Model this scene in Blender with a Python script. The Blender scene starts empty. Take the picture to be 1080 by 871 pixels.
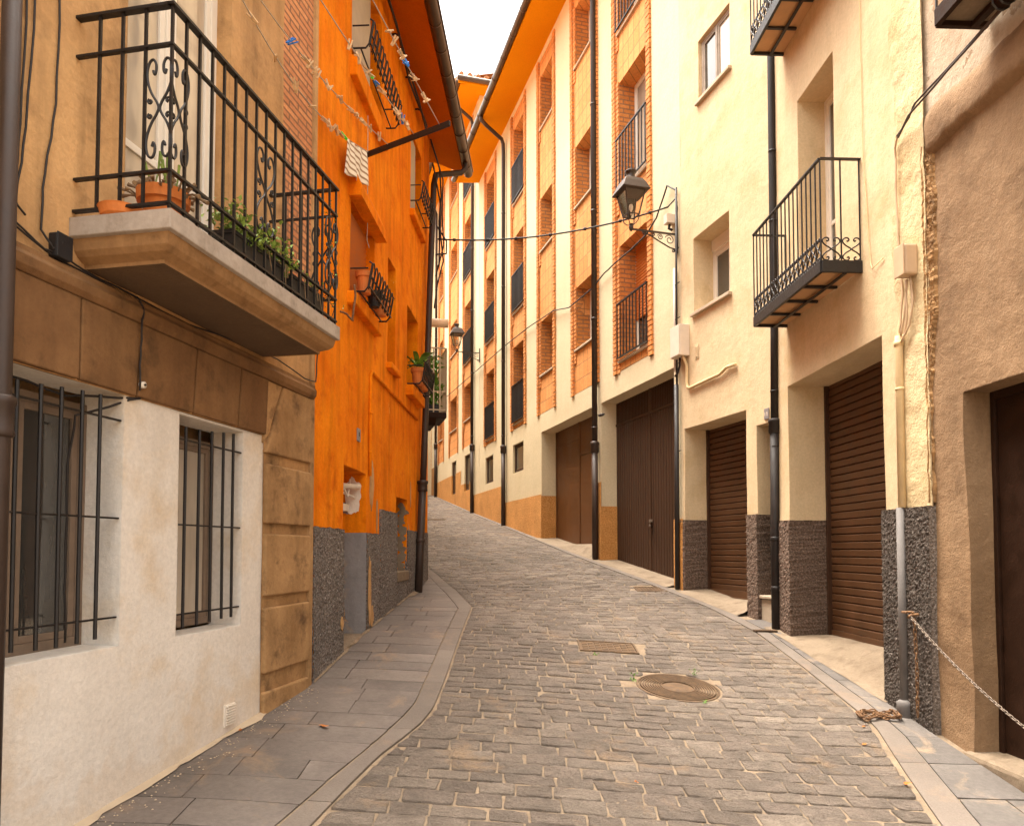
import bpy, bmesh, math, random, bisect
from mathutils import Vector, noise, Matrix
random.seed(7)
R = math.radians
SC = bpy.context.scene
COL = SC.collection

# ------------------------------------------------------------------ camera, sky, sun, exposure
CZ = 1.6; PITCH = R(2.35)
cam_d = bpy.data.cameras.new('camera'); cam = bpy.data.objects.new('camera', cam_d); COL.objects.link(cam)
cam.location = (0, 0, CZ); cam.rotation_euler = (R(90) + PITCH, 0, 0)
cam_d.sensor_fit = 'HORIZONTAL'; cam_d.sensor_width = 36; cam_d.lens = 26.0
cam_d.shift_y = 0.10416; cam_d.clip_start = .05; cam_d.clip_end = 600
SC.camera = cam
SUN_EL, SUN_AZ = R(76), R(-60)          # azimuth measured from +y towards +x
world = bpy.data.worlds.new('World'); SC.world = world; world.use_nodes = True
wn = world.node_tree; wn.nodes.clear()
wo = wn.nodes.new('ShaderNodeOutputWorld'); bg = wn.nodes.new('ShaderNodeBackground')
sky = wn.nodes.new('ShaderNodeTexSky'); sky.sky_type = 'NISHITA'; sky.sun_disc = False
sky.sun_elevation = SUN_EL; sky.sun_rotation = SUN_AZ
sky.air_density = 1.0; sky.dust_density = 6.0; sky.ozone_density = 0.6
hs = wn.nodes.new('ShaderNodeHueSaturation'); hs.inputs['Saturation'].default_value = .18; hs.inputs['Value'].default_value = 1.0
tint = wn.nodes.new('ShaderNodeMix'); tint.data_type = 'RGBA'; tint.blend_type = 'MULTIPLY'; tint.inputs[0].default_value = 1
tint.inputs[7].default_value = (1.0, .945, .86, 1)
wn.links.new(sky.outputs[0], hs.inputs['Color']); wn.links.new(hs.outputs[0], tint.inputs[6])
wn.links.new(tint.outputs[2], bg.inputs[0]); bg.inputs[1].default_value = .15
wn.links.new(bg.outputs[0], wo.inputs[0])
sl = bpy.data.lights.new('sun', 'SUN'); sun = bpy.data.objects.new('sun', sl); COL.objects.link(sun)
sl.energy = 1.5; sl.angle = R(40); sl.color = (1.0, .93, .82)
sdir = Vector((math.sin(SUN_AZ) * math.cos(SUN_EL), math.cos(SUN_AZ) * math.cos(SUN_EL), math.sin(SUN_EL)))
sun.rotation_euler = sdir.to_track_quat('Z', 'Y').to_euler(); sun.location = (0, 0, 30)
vs = SC.view_settings; SC.display_settings.display_device = 'sRGB'
vs.view_transform = 'Standard'; vs.look = 'None'; vs.gamma = 1; vs.use_curve_mapping = False
vs.exposure = 2.58
SC.render.engine = 'CYCLES'
SC.cycles.max_bounces = 8; SC.cycles.diffuse_bounces = 5; SC.cycles.glossy_bounces = 3; SC.cycles.transparent_max_bounces = 8

# ------------------------------------------------------------------ ground shape and frames
ZR = [(2, -.25), (5.5, .28), (8.41, .75), (10.5, 1.06), (13.0, 1.38), (16.0, 1.78), (19.85, 2.29), (23.5, 2.81), (29.6, 3.73), (34, 4.3)]
ZL = [(0, -.03), (3.49, .315), (5.8, .56), (7.5, .78), (9.0, .93), (10.5, 1.06), (13.0, 1.38)]
def lerp(tab, y):
    if y <= tab[0][0]: a, b = tab[0], tab[1]
    elif y >= tab[-1][0]: a, b = tab[-2], tab[-1]
    else:
        i = bisect.bisect([t[0] for t in tab], y) - 1; a, b = tab[i], tab[i + 1]
    return a[1] + (b[1] - a[1]) * (y - a[0]) / (b[0] - a[0])
def XL(y): return lerp([(0, -2.68), (5.78, -1.57), (10.9, -1.31), (12, -1.5), (40, -9)], y)
def XR(y): return 3.311 - .041 * y if y < 8.41 else 5.338 - .282 * y
def slerp(tab, y):      # smoothed
    return (lerp(tab, y - .4) + lerp(tab, y) * 2 + lerp(tab, y + .4)) / 4
def GZ(x, y):
    zr = slerp(ZR, y); zl = slerp(ZL, y) if y < 10.5 else zr
    u = (XR(y) - x) / (XR(y) - XL(y)); u = max(0, min(1, u)); u = u * u * (3 - 2 * u)
    return zr + (zl - zr) * u

class Frame:
    """plan frame of a facade: x along it, y into the wall"""
    def __init__(s, a, b, d0, side):
        s.o = Vector((a + b * d0, d0, 0)); n = math.hypot(b, 1); f = Vector((b / n, 1 / n, 0))
        s.x = f if side == 'L' else -f
        s.y = Vector((-s.x.y, s.x.x, 0)); s.ang = math.atan2(s.x.y, s.x.x)
    def w(s, a, off, z): return s.o + s.x * a + s.y * off + Vector((0, 0, z))
F1 = Frame(-1.57 - .192 * 5.78, .192, 5.78, 'L')      # tan house
F2 = Frame(-1.57 - .051 * 5.78, .051, 5.78, 'L')      # orange house
FB = Frame(3.311, -.041, 8.41, 'R')                   # near right facade
FA = Frame(5.338, -.282, 8.41, 'R')                   # right facades further up
ROTBA = FB.ang - FA.ang
F3 = Frame(-1.36 + .25 * 11.4, -.25, 11.4, 'L')       # left side of the street further up

# ------------------------------------------------------------------ materials
def ramp(nt, pts):
    r = nt.nodes.new('ShaderNodeValToRGB'); e = r.color_ramp.elements
    while len(e) < len(pts): e.new(.5)
    for i, (p, c) in enumerate(pts):
        e[i].position = p; e[i].color = (*c, 1) if len(c) == 3 else c
    return r
def base_mat(name, rough=.85, spec=.3):
    m = bpy.data.materials.new(name); m.use_nodes = True; nt = m.node_tree
    b = nt.nodes['Principled BSDF']; b.inputs['Roughness'].default_value = rough
    b.inputs['Specular IOR Level'].default_value = spec
    return m, nt, b
def nz(nt, vec, scale, detail=5, rough=.6, dist=0.):
    n = nt.nodes.new('ShaderNodeTexNoise'); n.inputs['Scale'].default_value = scale
    n.inputs['Detail'].default_value = detail; n.inputs['Roughness'].default_value = rough
    n.inputs['Distortion'].default_value = dist
    nt.links.new(vec, n.inputs['Vector']); return n.outputs['Fac']
def mapping(nt, vec, scale=(1, 1, 1), loc=(0, 0, 0)):
    m = nt.nodes.new('ShaderNodeMapping'); m.inputs['Scale'].default_value = scale; m.inputs['Location'].default_value = loc
    nt.links.new(vec, m.inputs['Vector']); return m.outputs[0]
def mixc(nt, fac, a, b, mode='MIX'):
    m = nt.nodes.new('ShaderNodeMix'); m.data_type = 'RGBA'; m.blend_type = mode
    for sock, v in ((m.inputs[0], fac), (m.inputs[6], a), (m.inputs[7], b)):
        if isinstance(v, (int, float)): sock.default_value = v
        elif isinstance(v, (tuple, list)): sock.default_value = (*v, 1)
        else: nt.links.new(v, sock)
    return m.outputs[2]
def mth(nt, op, a, b=None, clamp=False):
    m = nt.nodes.new('ShaderNodeMath'); m.operation = op; m.use_clamp = clamp
    for i, v in enumerate((a, b)):
        if v is None: continue
        if isinstance(v, (int, float)): m.inputs[i].default_value = v
        else: nt.links.new(v, m.inputs[i])
    return m.outputs[0]
def bump(nt, h, dist=.01, strength=1., normal=None):
    b = nt.nodes.new('ShaderNodeBump'); b.inputs['Distance'].default_value = dist; b.inputs['Strength'].default_value = strength
    nt.links.new(h, b.inputs['Height'])
    if normal is not None: nt.links.new(normal, b.inputs['Normal'])
    return b.outputs[0]
def objc(nt):
    return nt.nodes.new('ShaderNodeTexCoord').outputs['Object']
def edge(nt, r):
    b = nt.nodes.new('ShaderNodeBevel'); b.samples = 3; b.inputs['Radius'].default_value = r; return b.outputs[0]

def plaster(name, c1, c2, c3=None, scale=.9, spread=.22, streak=.0, fine=.004, coarse=.012, rough=.9, bev=.012, patch=None, patch_t=.66, seed=0.):
    m, nt, b = base_mat(name, rough, .25)
    v = mapping(nt, objc(nt), (1, 1, 1), (seed, seed * 1.7, seed * .6))
    n1 = nz(nt, v, scale, 7, .62, .3)
    r = ramp(nt, [(.5 - spread, c1), (.5 + spread, c2)]); nt.links.new(n1, r.inputs[0]); col = r.outputs[0]
    if c3:
        n3 = nz(nt, mapping(nt, v, (1, 1, 1), (5, 3, 9)), scale * 2.3, 6, .65)
        k = ramp(nt, [(.52, (0, 0, 0)), (.74, (1, 1, 1))]); nt.links.new(n3, k.inputs[0])
        col = mixc(nt, k.outputs[0], col, c3)
    if streak:
        ns = nz(nt, mapping(nt, v, (7, 7, .7)), 1.0, 5, .6)
        k = ramp(nt, [(.45, (1, 1, 1)), (.72, (1 - streak,) * 3)]); nt.links.new(ns, k.inputs[0])
        col = mixc(nt, 1., col, k.outputs[0], 'MULTIPLY')
    nf = nz(nt, v, 38, 4, .7)
    k = ramp(nt, [(.3, (.9, .9, .9)), (.7, (1.08, 1.08, 1.08))]); nt.links.new(nf, k.inputs[0])
    col = mixc(nt, 1., col, k.outputs[0], 'MULTIPLY')
    h = None
    if patch:
        npp = nz(nt, mapping(nt, v, (1, 1, .8), (11, 2, 4)), 1.4, 9, .68, .2)
        k = ramp(nt, [(patch_t, (0, 0, 0)), (patch_t + .008, (1, 1, 1))]); nt.links.new(npp, k.inputs[0])
        col = mixc(nt, k.outputs[0], col, patch)
        h = k.outputs[0]
    nt.links.new(col, b.inputs['Base Color'])
    nrm = edge(nt, bev) if bev else None
    n = bump(nt, nz(nt, v, 6, 6, .6), coarse, 1, nrm)
    n = bump(nt, nz(nt, v, 70, 4, .7), fine, 1, n)
    if h is not None: n = bump(nt, mth(nt, 'MULTIPLY', h, -1.), .006, 1, n)
    nt.links.new(n, b.inputs['Normal'])
    return m

def roughcast(name, c1, c2, c3, dist=.02, scale=55):
    m, nt, b = base_mat(name, .95, .2); v = objc(nt)
    vo = nt.nodes.new('ShaderNodeTexVoronoi'); vo.inputs['Scale'].default_value = scale; nt.links.new(v, vo.inputs['Vector'])
    n = nz(nt, v, scale * .9, 5, .75)
    r = ramp(nt, [(.33, c1), (.52, c2), (.68, c3)]); nt.links.new(n, r.inputs[0])
    big = nz(nt, v, 1.6, 6, .6)
    k = ramp(nt, [(.3, (.8, .78, .75)), (.7, (1.12, 1.1, 1.08))]); nt.links.new(big, k.inputs[0])
    nt.links.new(mixc(nt, 1., r.outputs[0], k.outputs[0], 'MULTIPLY'), b.inputs['Base Color'])
    h = mth(nt, 'ADD', n, mth(nt, 'MULTIPLY', vo.outputs['Distance'], -.6))
    nt.links.new(bump(nt, h, dist, 1, edge(nt, .01)), b.inputs['Normal'])
    return m

def brick(name, c1, c2, mortar, w=.24, h=.078, ms=.010, offset=.5, bmp=.008, swap=False):
    m, nt, b = base_mat(name, .85, .25); v = objc(nt)
    sp = nt.nodes.new('ShaderNodeSeparateXYZ'); nt.links.new(v, sp.inputs[0])
    cb = nt.nodes.new('ShaderNodeCombineXYZ')
    nt.links.new(mth(nt, 'ADD', sp.outputs[0], sp.outputs[1]), cb.inputs[0]); nt.links.new(sp.outputs[2], cb.inputs[1])
    wob = nt.nodes.new('ShaderNodeTexNoise'); wob.inputs['Scale'].default_value = 9; nt.links.new(v, wob.inputs['Vector'])
    vm = nt.nodes.new('ShaderNodeVectorMath'); vm.operation = 'MULTIPLY_ADD'
    nt.links.new(wob.outputs['Color'], vm.inputs[0]); vm.inputs[1].default_value = (.006, .006, 0); nt.links.new(cb.outputs[0], vm.inputs[2])
    t = nt.nodes.new('ShaderNodeTexBrick'); nt.links.new(vm.outputs[0], t.inputs['Vector'])
    t.inputs['Scale'].default_value = 1; t.inputs['Brick Width'].default_value = w; t.inputs['Row Height'].default_value = h
    t.inputs['Mortar Size'].default_value = ms; t.inputs['Mortar Smooth'].default_value = .15; t.offset = offset
    t.inputs['Color1'].default_value = (*c1, 1); t.inputs['Color2'].default_value = (*c2, 1); t.inputs['Mortar'].default_value = (*mortar, 1)
    t.inputs['Bias'].default_value = 0
    n = nz(nt, v, 22, 5, .7); k = ramp(nt, [(.3, (.8, .78, .75)), (.7, (1.15, 1.15, 1.15))]); nt.links.new(n, k.inputs[0])
    nt.links.new(mixc(nt, 1., t.outputs['Color'], k.outputs[0], 'MULTIPLY'), b.inputs['Base Color'])
    hh = mth(nt, 'SUBTRACT', mth(nt, 'MULTIPLY', n, .25), t.outputs['Fac'])
    nt.links.new(bump(nt, hh, bmp, 1), b.inputs['Normal'])
    return m

def island(name, cols, rough=.8, big=3., fine=40, bdist=.006, vary=.25, spec=.3, relief=0., stain=None):
    """stones and slabs: every loose piece of the mesh takes its own tone"""
    m, nt, b = base_mat(name, rough, spec); v = objc(nt)
    g = nt.nodes.new('ShaderNodeNewGeometry')
    r = ramp(nt, [(i / max(1, len(cols) - 1), c) for i, c in enumerate(cols)]); nt.links.new(g.outputs['Random Per Island'], r.inputs[0])
    off = nt.nodes.new('ShaderNodeVectorMath'); off.operation = 'MULTIPLY_ADD'
    cmb = nt.nodes.new('ShaderNodeCombineXYZ')
    for i in range(3): nt.links.new(g.outputs['Random Per Island'], cmb.inputs[i])
    nt.links.new(cmb.outputs[0], off.inputs[0]); off.inputs[1].default_value = (37, 19, 53); nt.links.new(v, off.inputs[2])
    vv = off.outputs[0]
    n1 = nz(nt, vv, big, 6, .65, .4)
    k = ramp(nt, [(.25, (1 - vary,) * 3), (.75, (1 + vary,) * 3)]); nt.links.new(n1, k.inputs[0])
    col = mixc(nt, 1., r.outputs[0], k.outputs[0], 'MULTIPLY')
    n2 = nz(nt, vv, fine, 5, .7)
    k2 = ramp(nt, [(.3, (.82, .8, .8)), (.7, (1.15, 1.15, 1.15))]); nt.links.new(n2, k2.inputs[0])
    col = mixc(nt, 1., col, k2.outputs[0], 'MULTIPLY')
    gb = nz(nt, v, .55, 6, .6, .5)
    k4 = ramp(nt, [(.35, (.84, .83, .83)), (.65, (1.12, 1.12, 1.12))]); nt.links.new(gb, k4.inputs[0])
    col = mixc(nt, 1., col, k4.outputs[0], 'MULTIPLY')
    if stain:
        n3 = nz(nt, v, 2.2, 9, .72, .6); k3 = ramp(nt, [(.56, (0, 0, 0)), (.7, (.75,) * 3)]); nt.links.new(n3, k3.inputs[0])
        col = mixc(nt, k3.outputs[0], col, stain)
    nt.links.new(col, b.inputs['Base Color'])
    nrm = None
    if relief:
        # slate-like flakes running across each stone
        wv = nz(nt, mapping(nt, vv, (1.0, 2.4, 1.0)), 16, 8, .74, 1.6)
        nrm = bump(nt, wv, relief, 1)
    nt.links.new(bump(nt, n2, bdist, 1, nrm), b.inputs['Normal'])
    return m

def plain(name, c, rough=.5, metal=0., spec=.5, var=.15, scale=12, bd=.0015, c2=None, bscale=60):
    m, nt, b = base_mat(name, rough, spec); b.inputs['Metallic'].default_value = metal; v = objc(nt)
    n = nz(nt, v, scale, 6, .65)
    k = ramp(nt, [(.3, tuple(x * (1 - var) for x in c)), (.7, c2 or tuple(min(1, x * (1 + var)) for x in c))]); nt.links.new(n, k.inputs[0])
    nt.links.new(k.outputs[0], b.inputs['Base Color'])
    if bd: nt.links.new(bump(nt, nz(nt, v, bscale, 4, .6), bd, 1), b.inputs['Normal'])
    rr = ramp(nt, [(.3, (rough * .8,) * 3), (.7, (min(1, rough * 1.25),) * 3)]); nt.links.new(n, rr.inputs[0]); nt.links.new(rr.outputs[0], b.inputs['Roughness'])
    return m

def glass(name, c=(.03, .028, .025), rough=.04):
    m, nt, b = base_mat(name, rough, .8); b.inputs['IOR'].default_value = 1.5
    v = objc(nt); n = nz(nt, mapping(nt, v, (2.5, 2.5, .5)), 1.4, 4, .6)
    k = ramp(nt, [(.35, c), (.7, tuple(x * 1.9 for x in c))]); nt.links.new(n, k.inputs[0]); nt.links.new(k.outputs[0], b.inputs['Base Color'])
    nt.links.new(bump(nt, nz(nt, v, 1.8, 2, .5), .006, 1), b.inputs['Normal'])
    b.inputs['Coat Weight'].default_value = .6; b.inputs['Coat Roughness'].default_value = .03
    return m
def clear_glass(name):
    m = bpy.data.materials.new(name); m.use_nodes = True; nt = m.node_tree; nt.nodes.clear()
    o = nt.nodes.new('ShaderNodeOutputMaterial'); mx = nt.nodes.new('ShaderNodeMixShader'); t = nt.nodes.new('ShaderNodeBsdfTransparent')
    gl = nt.nodes.new('ShaderNodeBsdfGlossy'); gl.inputs['Roughness'].default_value = .05; t.inputs[0].default_value = (.96, .94, .90, 1)
    f = nt.nodes.new('ShaderNodeFresnel'); f.inputs[0].default_value = 1.5
    nt.links.new(f.outputs[0], mx.inputs[0]); nt.links.new(t.outputs[0], mx.inputs[1]); nt.links.new(gl.outputs[0], mx.inputs[2]); nt.links.new(mx.outputs[0], o.inputs[0])
    return m

M = {}
M['tan'] = plaster('tan_render', (.39, .21, .085), (.60, .355, .155), (.22, .12, .05), .9, .15, .36, .003, .014, seed=3)
M['band'] = plaster('stone_band', (.15, .072, .028), (.26, .138, .058), (.08, .042, .018), 1.6, .2, .25, .004, .008, seed=8)  # brown stone, with the balcony slab's shade worked into the tone
M['stone'] = plaster('stone_blocks', (.24, .13, .052), (.46, .27, .12), (.12, .065, .03), 2.6, .2, .2, .004, .01, seed=21)
M['panelw'] = plaster('pale_panel_render', (.66, .60, .53), (.74, .69, .62), (.64, .52, .38), .9, .2, .06, .003, .01, seed=5)
def tide_marks(m, col, z0, seed):
    nt = m.node_tree; b = nt.nodes['Principled BSDF']; src = b.inputs['Base Color'].links[0].from_socket
    v = objc(nt); sp = nt.nodes.new('ShaderNodeSeparateXYZ'); nt.links.new(v, sp.inputs[0])
    n = nz(nt, mapping(nt, v, (1, 1, 1), (seed, 0, 0)), 2.2, 8, .68, .5)
    h = mth(nt, 'ADD', mth(nt, 'MULTIPLY', mth(nt, 'SUBTRACT', z0, sp.outputs[2]), .55), mth(nt, 'MULTIPLY', mth(nt, 'SUBTRACT', n, .5), 1.5))
    k = ramp(nt, [(.0, (0, 0, 0)), (.12, (.20,) * 3), (.30, (.10,) * 3), (.6, (.55,) * 3)]); nt.links.new(h, k.inputs[0])
    nt.links.new(mixc(nt, k.outputs[0], src, col), b.inputs['Base Color'])
tide_marks(M['panelw'], (.56, .36, .17), .70, 3)
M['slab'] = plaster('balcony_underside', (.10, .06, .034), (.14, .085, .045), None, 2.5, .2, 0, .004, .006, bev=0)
M['lip'] = plaster('painted_slab_edge', (.32, .265, .215), (.40, .335, .275), (.25, .195, .15), 4, .2, .1, .001, .002, bev=.006)
M['mould'] = plaster('moulding_stone', (.26, .14, .058), (.36, .20, .085), (.18, .095, .038), 3, .2, .2, .002, .004, bev=.008)
M['orange'] = plaster('orange_paint', (.72, .165, .0015), (.84, .25, .006), (.60, .11, .001), 1.7, .15, .30, .003, .016, seed=2, patch=(.80, .34, .05), patch_t=.69)
M['orange'].node_tree.nodes['Principled BSDF'].inputs['Specular IOR Level'].default_value = .08
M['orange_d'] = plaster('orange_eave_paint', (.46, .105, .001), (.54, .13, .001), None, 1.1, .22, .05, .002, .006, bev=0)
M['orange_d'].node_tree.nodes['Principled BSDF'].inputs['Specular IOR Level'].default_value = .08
M['eave'] = plaster('eave_paint', (.58, .215, .002), (.65, .25, .003), None, .7, .25, 0, .001, .004, bev=0)
M['eave'].node_tree.nodes['Principled BSDF'].inputs['Specular IOR Level'].default_value = .08
M['peach'] = plaster('peach_render', (.58, .435, .255), (.65, .505, .315), (.53, .38, .20), .9, .2, .08, .003, .009, seed=1)
M['peach_r'] = plaster('peach_render_patched', (.55, .42, .23), (.65, .51, .30), (.48, .34, .16), 1.4, .22, .08, .008, .03, seed=14, patch=(.50, .40, .30), patch_t=.70)
M['cream'] = plaster('cream_render', (.60, .485, .30), (.66, .55, .365), None, .6, .25, .04, .002, .006, seed=4)
M['brown'] = plaster('brown_cement', (.20, .118, .060), (.295, .186, .102), (.13, .073, .036), 1.0, .2, .14, .006, .022, seed=9)
M['brown_up'] = plaster('patched_cement', (.42, .32, .22), (.52, .41, .30), (.32, .21, .11), 1.5, .15, .1, .006, .02, seed=12, patch=(.32, .21, .12), patch_t=.55)
M['grey_rc'] = roughcast('grey_roughcast', (.07, .058, .052), (.19, .163, .146), (.40, .36, .33), .022, 52)
M['pier_rc'] = roughcast('pier_roughcast', (.075, .060, .050), (.20, .165, .14), (.40, .35, .31), .018, 58)
M['grey_rc2'] = roughcast('brown_grey_roughcast', (.07, .047, .034), (.14, .098, .074), (.27, .19, .145), .012, 50)
M['tan_rc'] = roughcast('ochre_roughcast', (.40, .175, .048), (.58, .275, .08), (.72, .38, .135), .012, 50)
M['tan_rc_shade'] = roughcast('shaded_ochre_roughcast', (.24, .11, .035), (.34, .17, .06), (.45, .23, .09), .012, 50)  # ochre roughcast with shade in its colour, for the far turned-away plinth
M['grey_pt'] = plaster('grey_paint', (.20, .185, .18), (.27, .25, .24), (.40, .27, .15), 1.3, .2, .2, .002, .008, patch=(.45, .30, .17), patch_t=.63, seed=6)
M['brick'] = brick('brick', (.62, .21, .045), (.72, .27, .065), (.62, .40, .20))
M['brick_shade'] = brick('shaded_recess_brick', (.50, .18, .045), (.60, .235, .065), (.30, .15, .07), .24, .078, .012)  # same brick with recess shade put into brick and mortar colours
M['tile'] = brick('terracotta_panel_tiles', (.62, .25, .07), (.70, .31, .10), (.36, .17, .065), .21, .29, .009, .0, .006)
M['thinbrick'] = brick('thin_bricks', (.50, .20, .085), (.62, .28, .12), (.26, .13, .07), .28, .052, .009, .5, .012)
M['tooth'] = island('brick_edge_courses', [(.50, .19, .05), (.64, .27, .08), (.57, .22, .06)], .85, 6, 40, .003, .15)
M['cobble'] = island('grey_setts', [(.175, .14, .11), (.235, .19, .15), (.20, .16, .128), (.28, .228, .178), (.185, .15, .12), (.22, .175, .138)], .72, 6, 60, .012, .34, .3, .05, stain=(.36, .24, .14))
M['mortar'] = plaster('sandy_mortar', (.18, .132, .088), (.26, .19, .125), (.13, .092, .06), 5, .2, 0, .008, .01, bev=0)
M['slate'] = island('dark_slabs', [(.108, .089, .075), (.140, .116, .098), (.122, .100, .085), (.165, .136, .112)], .66, 2.5, 30, .003, .3, .4, .003, stain=(.26, .17, .10))
M['slate_r'] = island('grey_slabs', [(.10, .088, .078), (.128, .111, .097), (.14, .118, .097)], .62, 2.5, 30, .003, .25, .4, .003, stain=(.36, .25, .15))
M['kerb'] = island('kerb_stone', [(.132, .108, .088), (.150, .123, .10), (.140, .114, .093)], .8, 3, 90, .003, .12, .3, 0, stain=(.22, .15, .10))
M['concrete'] = plaster('worn_concrete', (.17, .125, .083), (.24, .18, .122), (.12, .085, .053), 2.4, .2, 0, .004, .02, bev=0, seed=17)
M['iron'] = plain('black_iron', (.014, .011, .010), .45, .3, .5, .3, 30, .0015)
M['pipe'] = plain('brown_pipe', (.040, .024, .017), .5, .1, .35, .25, 5, .001)
M['blackpipe'] = plain('black_pipe', (.018, .013, .011), .55, .1, .3, .3, 6, .001)
M['greypipe'] = plain('grey_pipe', (.14, .125, .115), .75, .0, .4, .15, 6, .001)
M['gutter'] = plain('bronze_gutter', (.065, .04, .026), .35, .5, .5, .3, 8, .001)
M['door'] = plain('brown_door_paint', (.050, .022, .010), .55, .0, .25, .18, 3, .0008)
M['door2'] = plain('warm_brown_door_paint', (.105, .040, .012), .45, .0, .3, .15, 2, .0008)
M['roller'] = plain('brown_roller', (.082, .036, .014), .5, .0, .3, .2, 4, .0006)
M['rust'] = plain('rusty_iron', (.16, .082, .042), .8, .3, .4, .4, 25, .003, (.28, .15, .07))
M['steel'] = plain('worn_chain_steel', (.20, .155, .12), .5, .6, .5, .3, 30, .001)
M['ironcover'] = plain('cast_iron_cover', (.075, .046, .026), .7, .2, .3, .35, 14, .003, (.17, .105, .058))
M['white'] = plain('white_frame_paint', (.72, .66, .57), .4, 0, .5, .05, 5, .0005)
M['shade'] = plain('roller_blind_slats', (.66, .56, .44), .6, 0, .3, .08, 5, .0005)
M['curtain'] = plain('curtain_cloth', (.55, .43, .31), .9, 0, .1, .12, 5, .002)
M['dkcurtain'] = plain('dark_curtain_cloth', (.10, .065, .04), .9, 0, .1, .2, 4, .002)
M['wood'] = plain('wooden_frame', (.19, .135, .095), .6, 0, .3, .2, 6, .001)
M['dkwood'] = plain('dark_wood', (.022, .0085, .0035), .65, 0, .15, .3, 8, .002)
M['oshutter'] = plain('orange_brown_shutter', (.52, .15, .025), .55, 0, .35, .12, 6, .0008)
M['glass'] = glass('window_glass'); M['glass_l'] = glass('light_window_glass', (.30, .25, .19)); M['clear'] = clear_glass('clear_lamp_glass')
M['sill'] = plain('pale_sill', (.46, .36, .25), .7, 0, .3, .1, 6, .001)
M['mesh'] = plain('dark_perforated_panel', (.060, .048, .042), .8, .0, .15, .2, 40, .002)
M['floor_t'] = plain('balcony_floor_tile', (.50, .29, .14), .8, 0, .3, .12, 5, .002)
M['rooft'] = plain('clay_roof_tile', (.42, .22, .11), .85, 0, .3, .25, 6, .004)
M['pot'] = plain('terracotta_pot', (.56, .175, .04), .75, 0, .3, .15, 12, .002)
M['soil'] = plain('potting_soil', (.05, .032, .02), .95, 0, .1, .3, 30, .01)
M['planter'] = plain('black_plastic', (.012, .011, .012), .5, 0, .4, .2, 10, .001)
M['leaf'] = plain('green_leaf', (.14, .25, .03), .5, 0, .4, .35, 12, .002, (.30, .40, .07))
M['leaf2'] = plain('fresh_green_leaf', (.09, .22, .02), .5, 0, .4, .3, 12, .002, (.16, .33, .03))
M['succ'] = plain('dry_succulent', (.16, .09, .05), .8, 0, .3, .4, 20, .002, (.28, .18, .09))
M['peg'] = plain('peg_wood', (.58, .38, .20), .7, 0, .3, .15, 30, .001)
M['pegb'] = plain('blue_plastic', (.01, .16, .55), .4, 0, .5, .1, 20, 0)
M['pegg'] = plain('green_plastic', (.05, .60, .02), .4, 0, .5, .1, 20, 0)
M['line'] = plain('clothesline_cord', (.42, .34, .26), .8, 0, .3, .2, 30, 0)
M['cable'] = plain('black_cable', (.018, .013, .011), .55, 0, .4, .2, 30, 0)
M['ucable'] = plain('brown_cable', (.06, .04, .03), .6, 0, .4, .2, 30, 0)
M['pconduit'] = plain('peach_painted_pipe', (.62, .46, .25), .75, 0, .3, .1, 8, .001)
M['boxw'] = plain('white_plastic_box', (.68, .58, .47), .55, 0, .4, .06, 8, .0008)
M['boxb'] = plain('beige_plastic_box', (.50, .35, .22), .6, 0, .4, .08, 8, .0008)
M['plate'] = plain('grey_number_plate', (.24, .22, .22), .4, .1, .5, .15, 60, 0)
M['dry'] = plain('dry_leaf', (.42, .14, .03), .8, 0, .3, .3, 30, .002)
M['whitep'] = plain('bare_white_plaster', (.72, .64, .54), .9, 0, .2, .08, 14, .004)
M['lampm'] = plain('lamp_metal', (.050, .036, .029), .42, .4, .5, .3, 25, .001)
M['stepst'] = plain('step_stone', (.40, .32, .23), .85, 0, .3, .12, 8, .003)
M['ltpipe'] = plain('pale_tube', (.70, .50, .33), .5, 0, .4, .1, 8, .001)
M['greenbar'] = plain('green_painted_bars', (.13, .28, .04), .5, 0, .4, .2, 12, 0)
# striped cloth
def cloth_mat():
    m, nt, b = base_mat('striped_cloth', .95, .1); v = objc(nt)
    w = nt.nodes.new('ShaderNodeTexWave'); w.wave_type = 'BANDS'; w.bands_direction = 'Z'; w.inputs['Scale'].default_value = 5.6
    w.inputs['Distortion'].default_value = .2; nt.links.new(v, w.inputs['Vector'])
    r = ramp(nt, [(.0, (.30, .19, .11)), (.22, (.36, .24, .15)), (.34, (.80, .72, .60))]); nt.links.new(w.outputs['Fac'], r.inputs[0])
    nt.links.new(r.outputs[0], b.inputs['Base Color']); nt.links.new(bump(nt, nz(nt, v, 150, 3, .6), .002, 1), b.inputs['Normal']); return m
M['cloth'] = cloth_mat()

# ------------------------------------------------------------------ object helpers
def tag(o, label=None, cat=None, group=None, kind=None):
    if label: o['label'] = label
    if cat: o['category'] = cat
    if group: o['group'] = group
    if kind: o['kind'] = kind
    return o
def thing(name, label, cat, loc=(0, 0, 0), rot=0, group=None):
    o = bpy.data.objects.new(name, None); COL.objects.link(o); o.location = loc; o.rotation_euler = (0, 0, rot)
    o.empty_display_size = .2
    return tag(o, label, cat, group)

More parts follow.
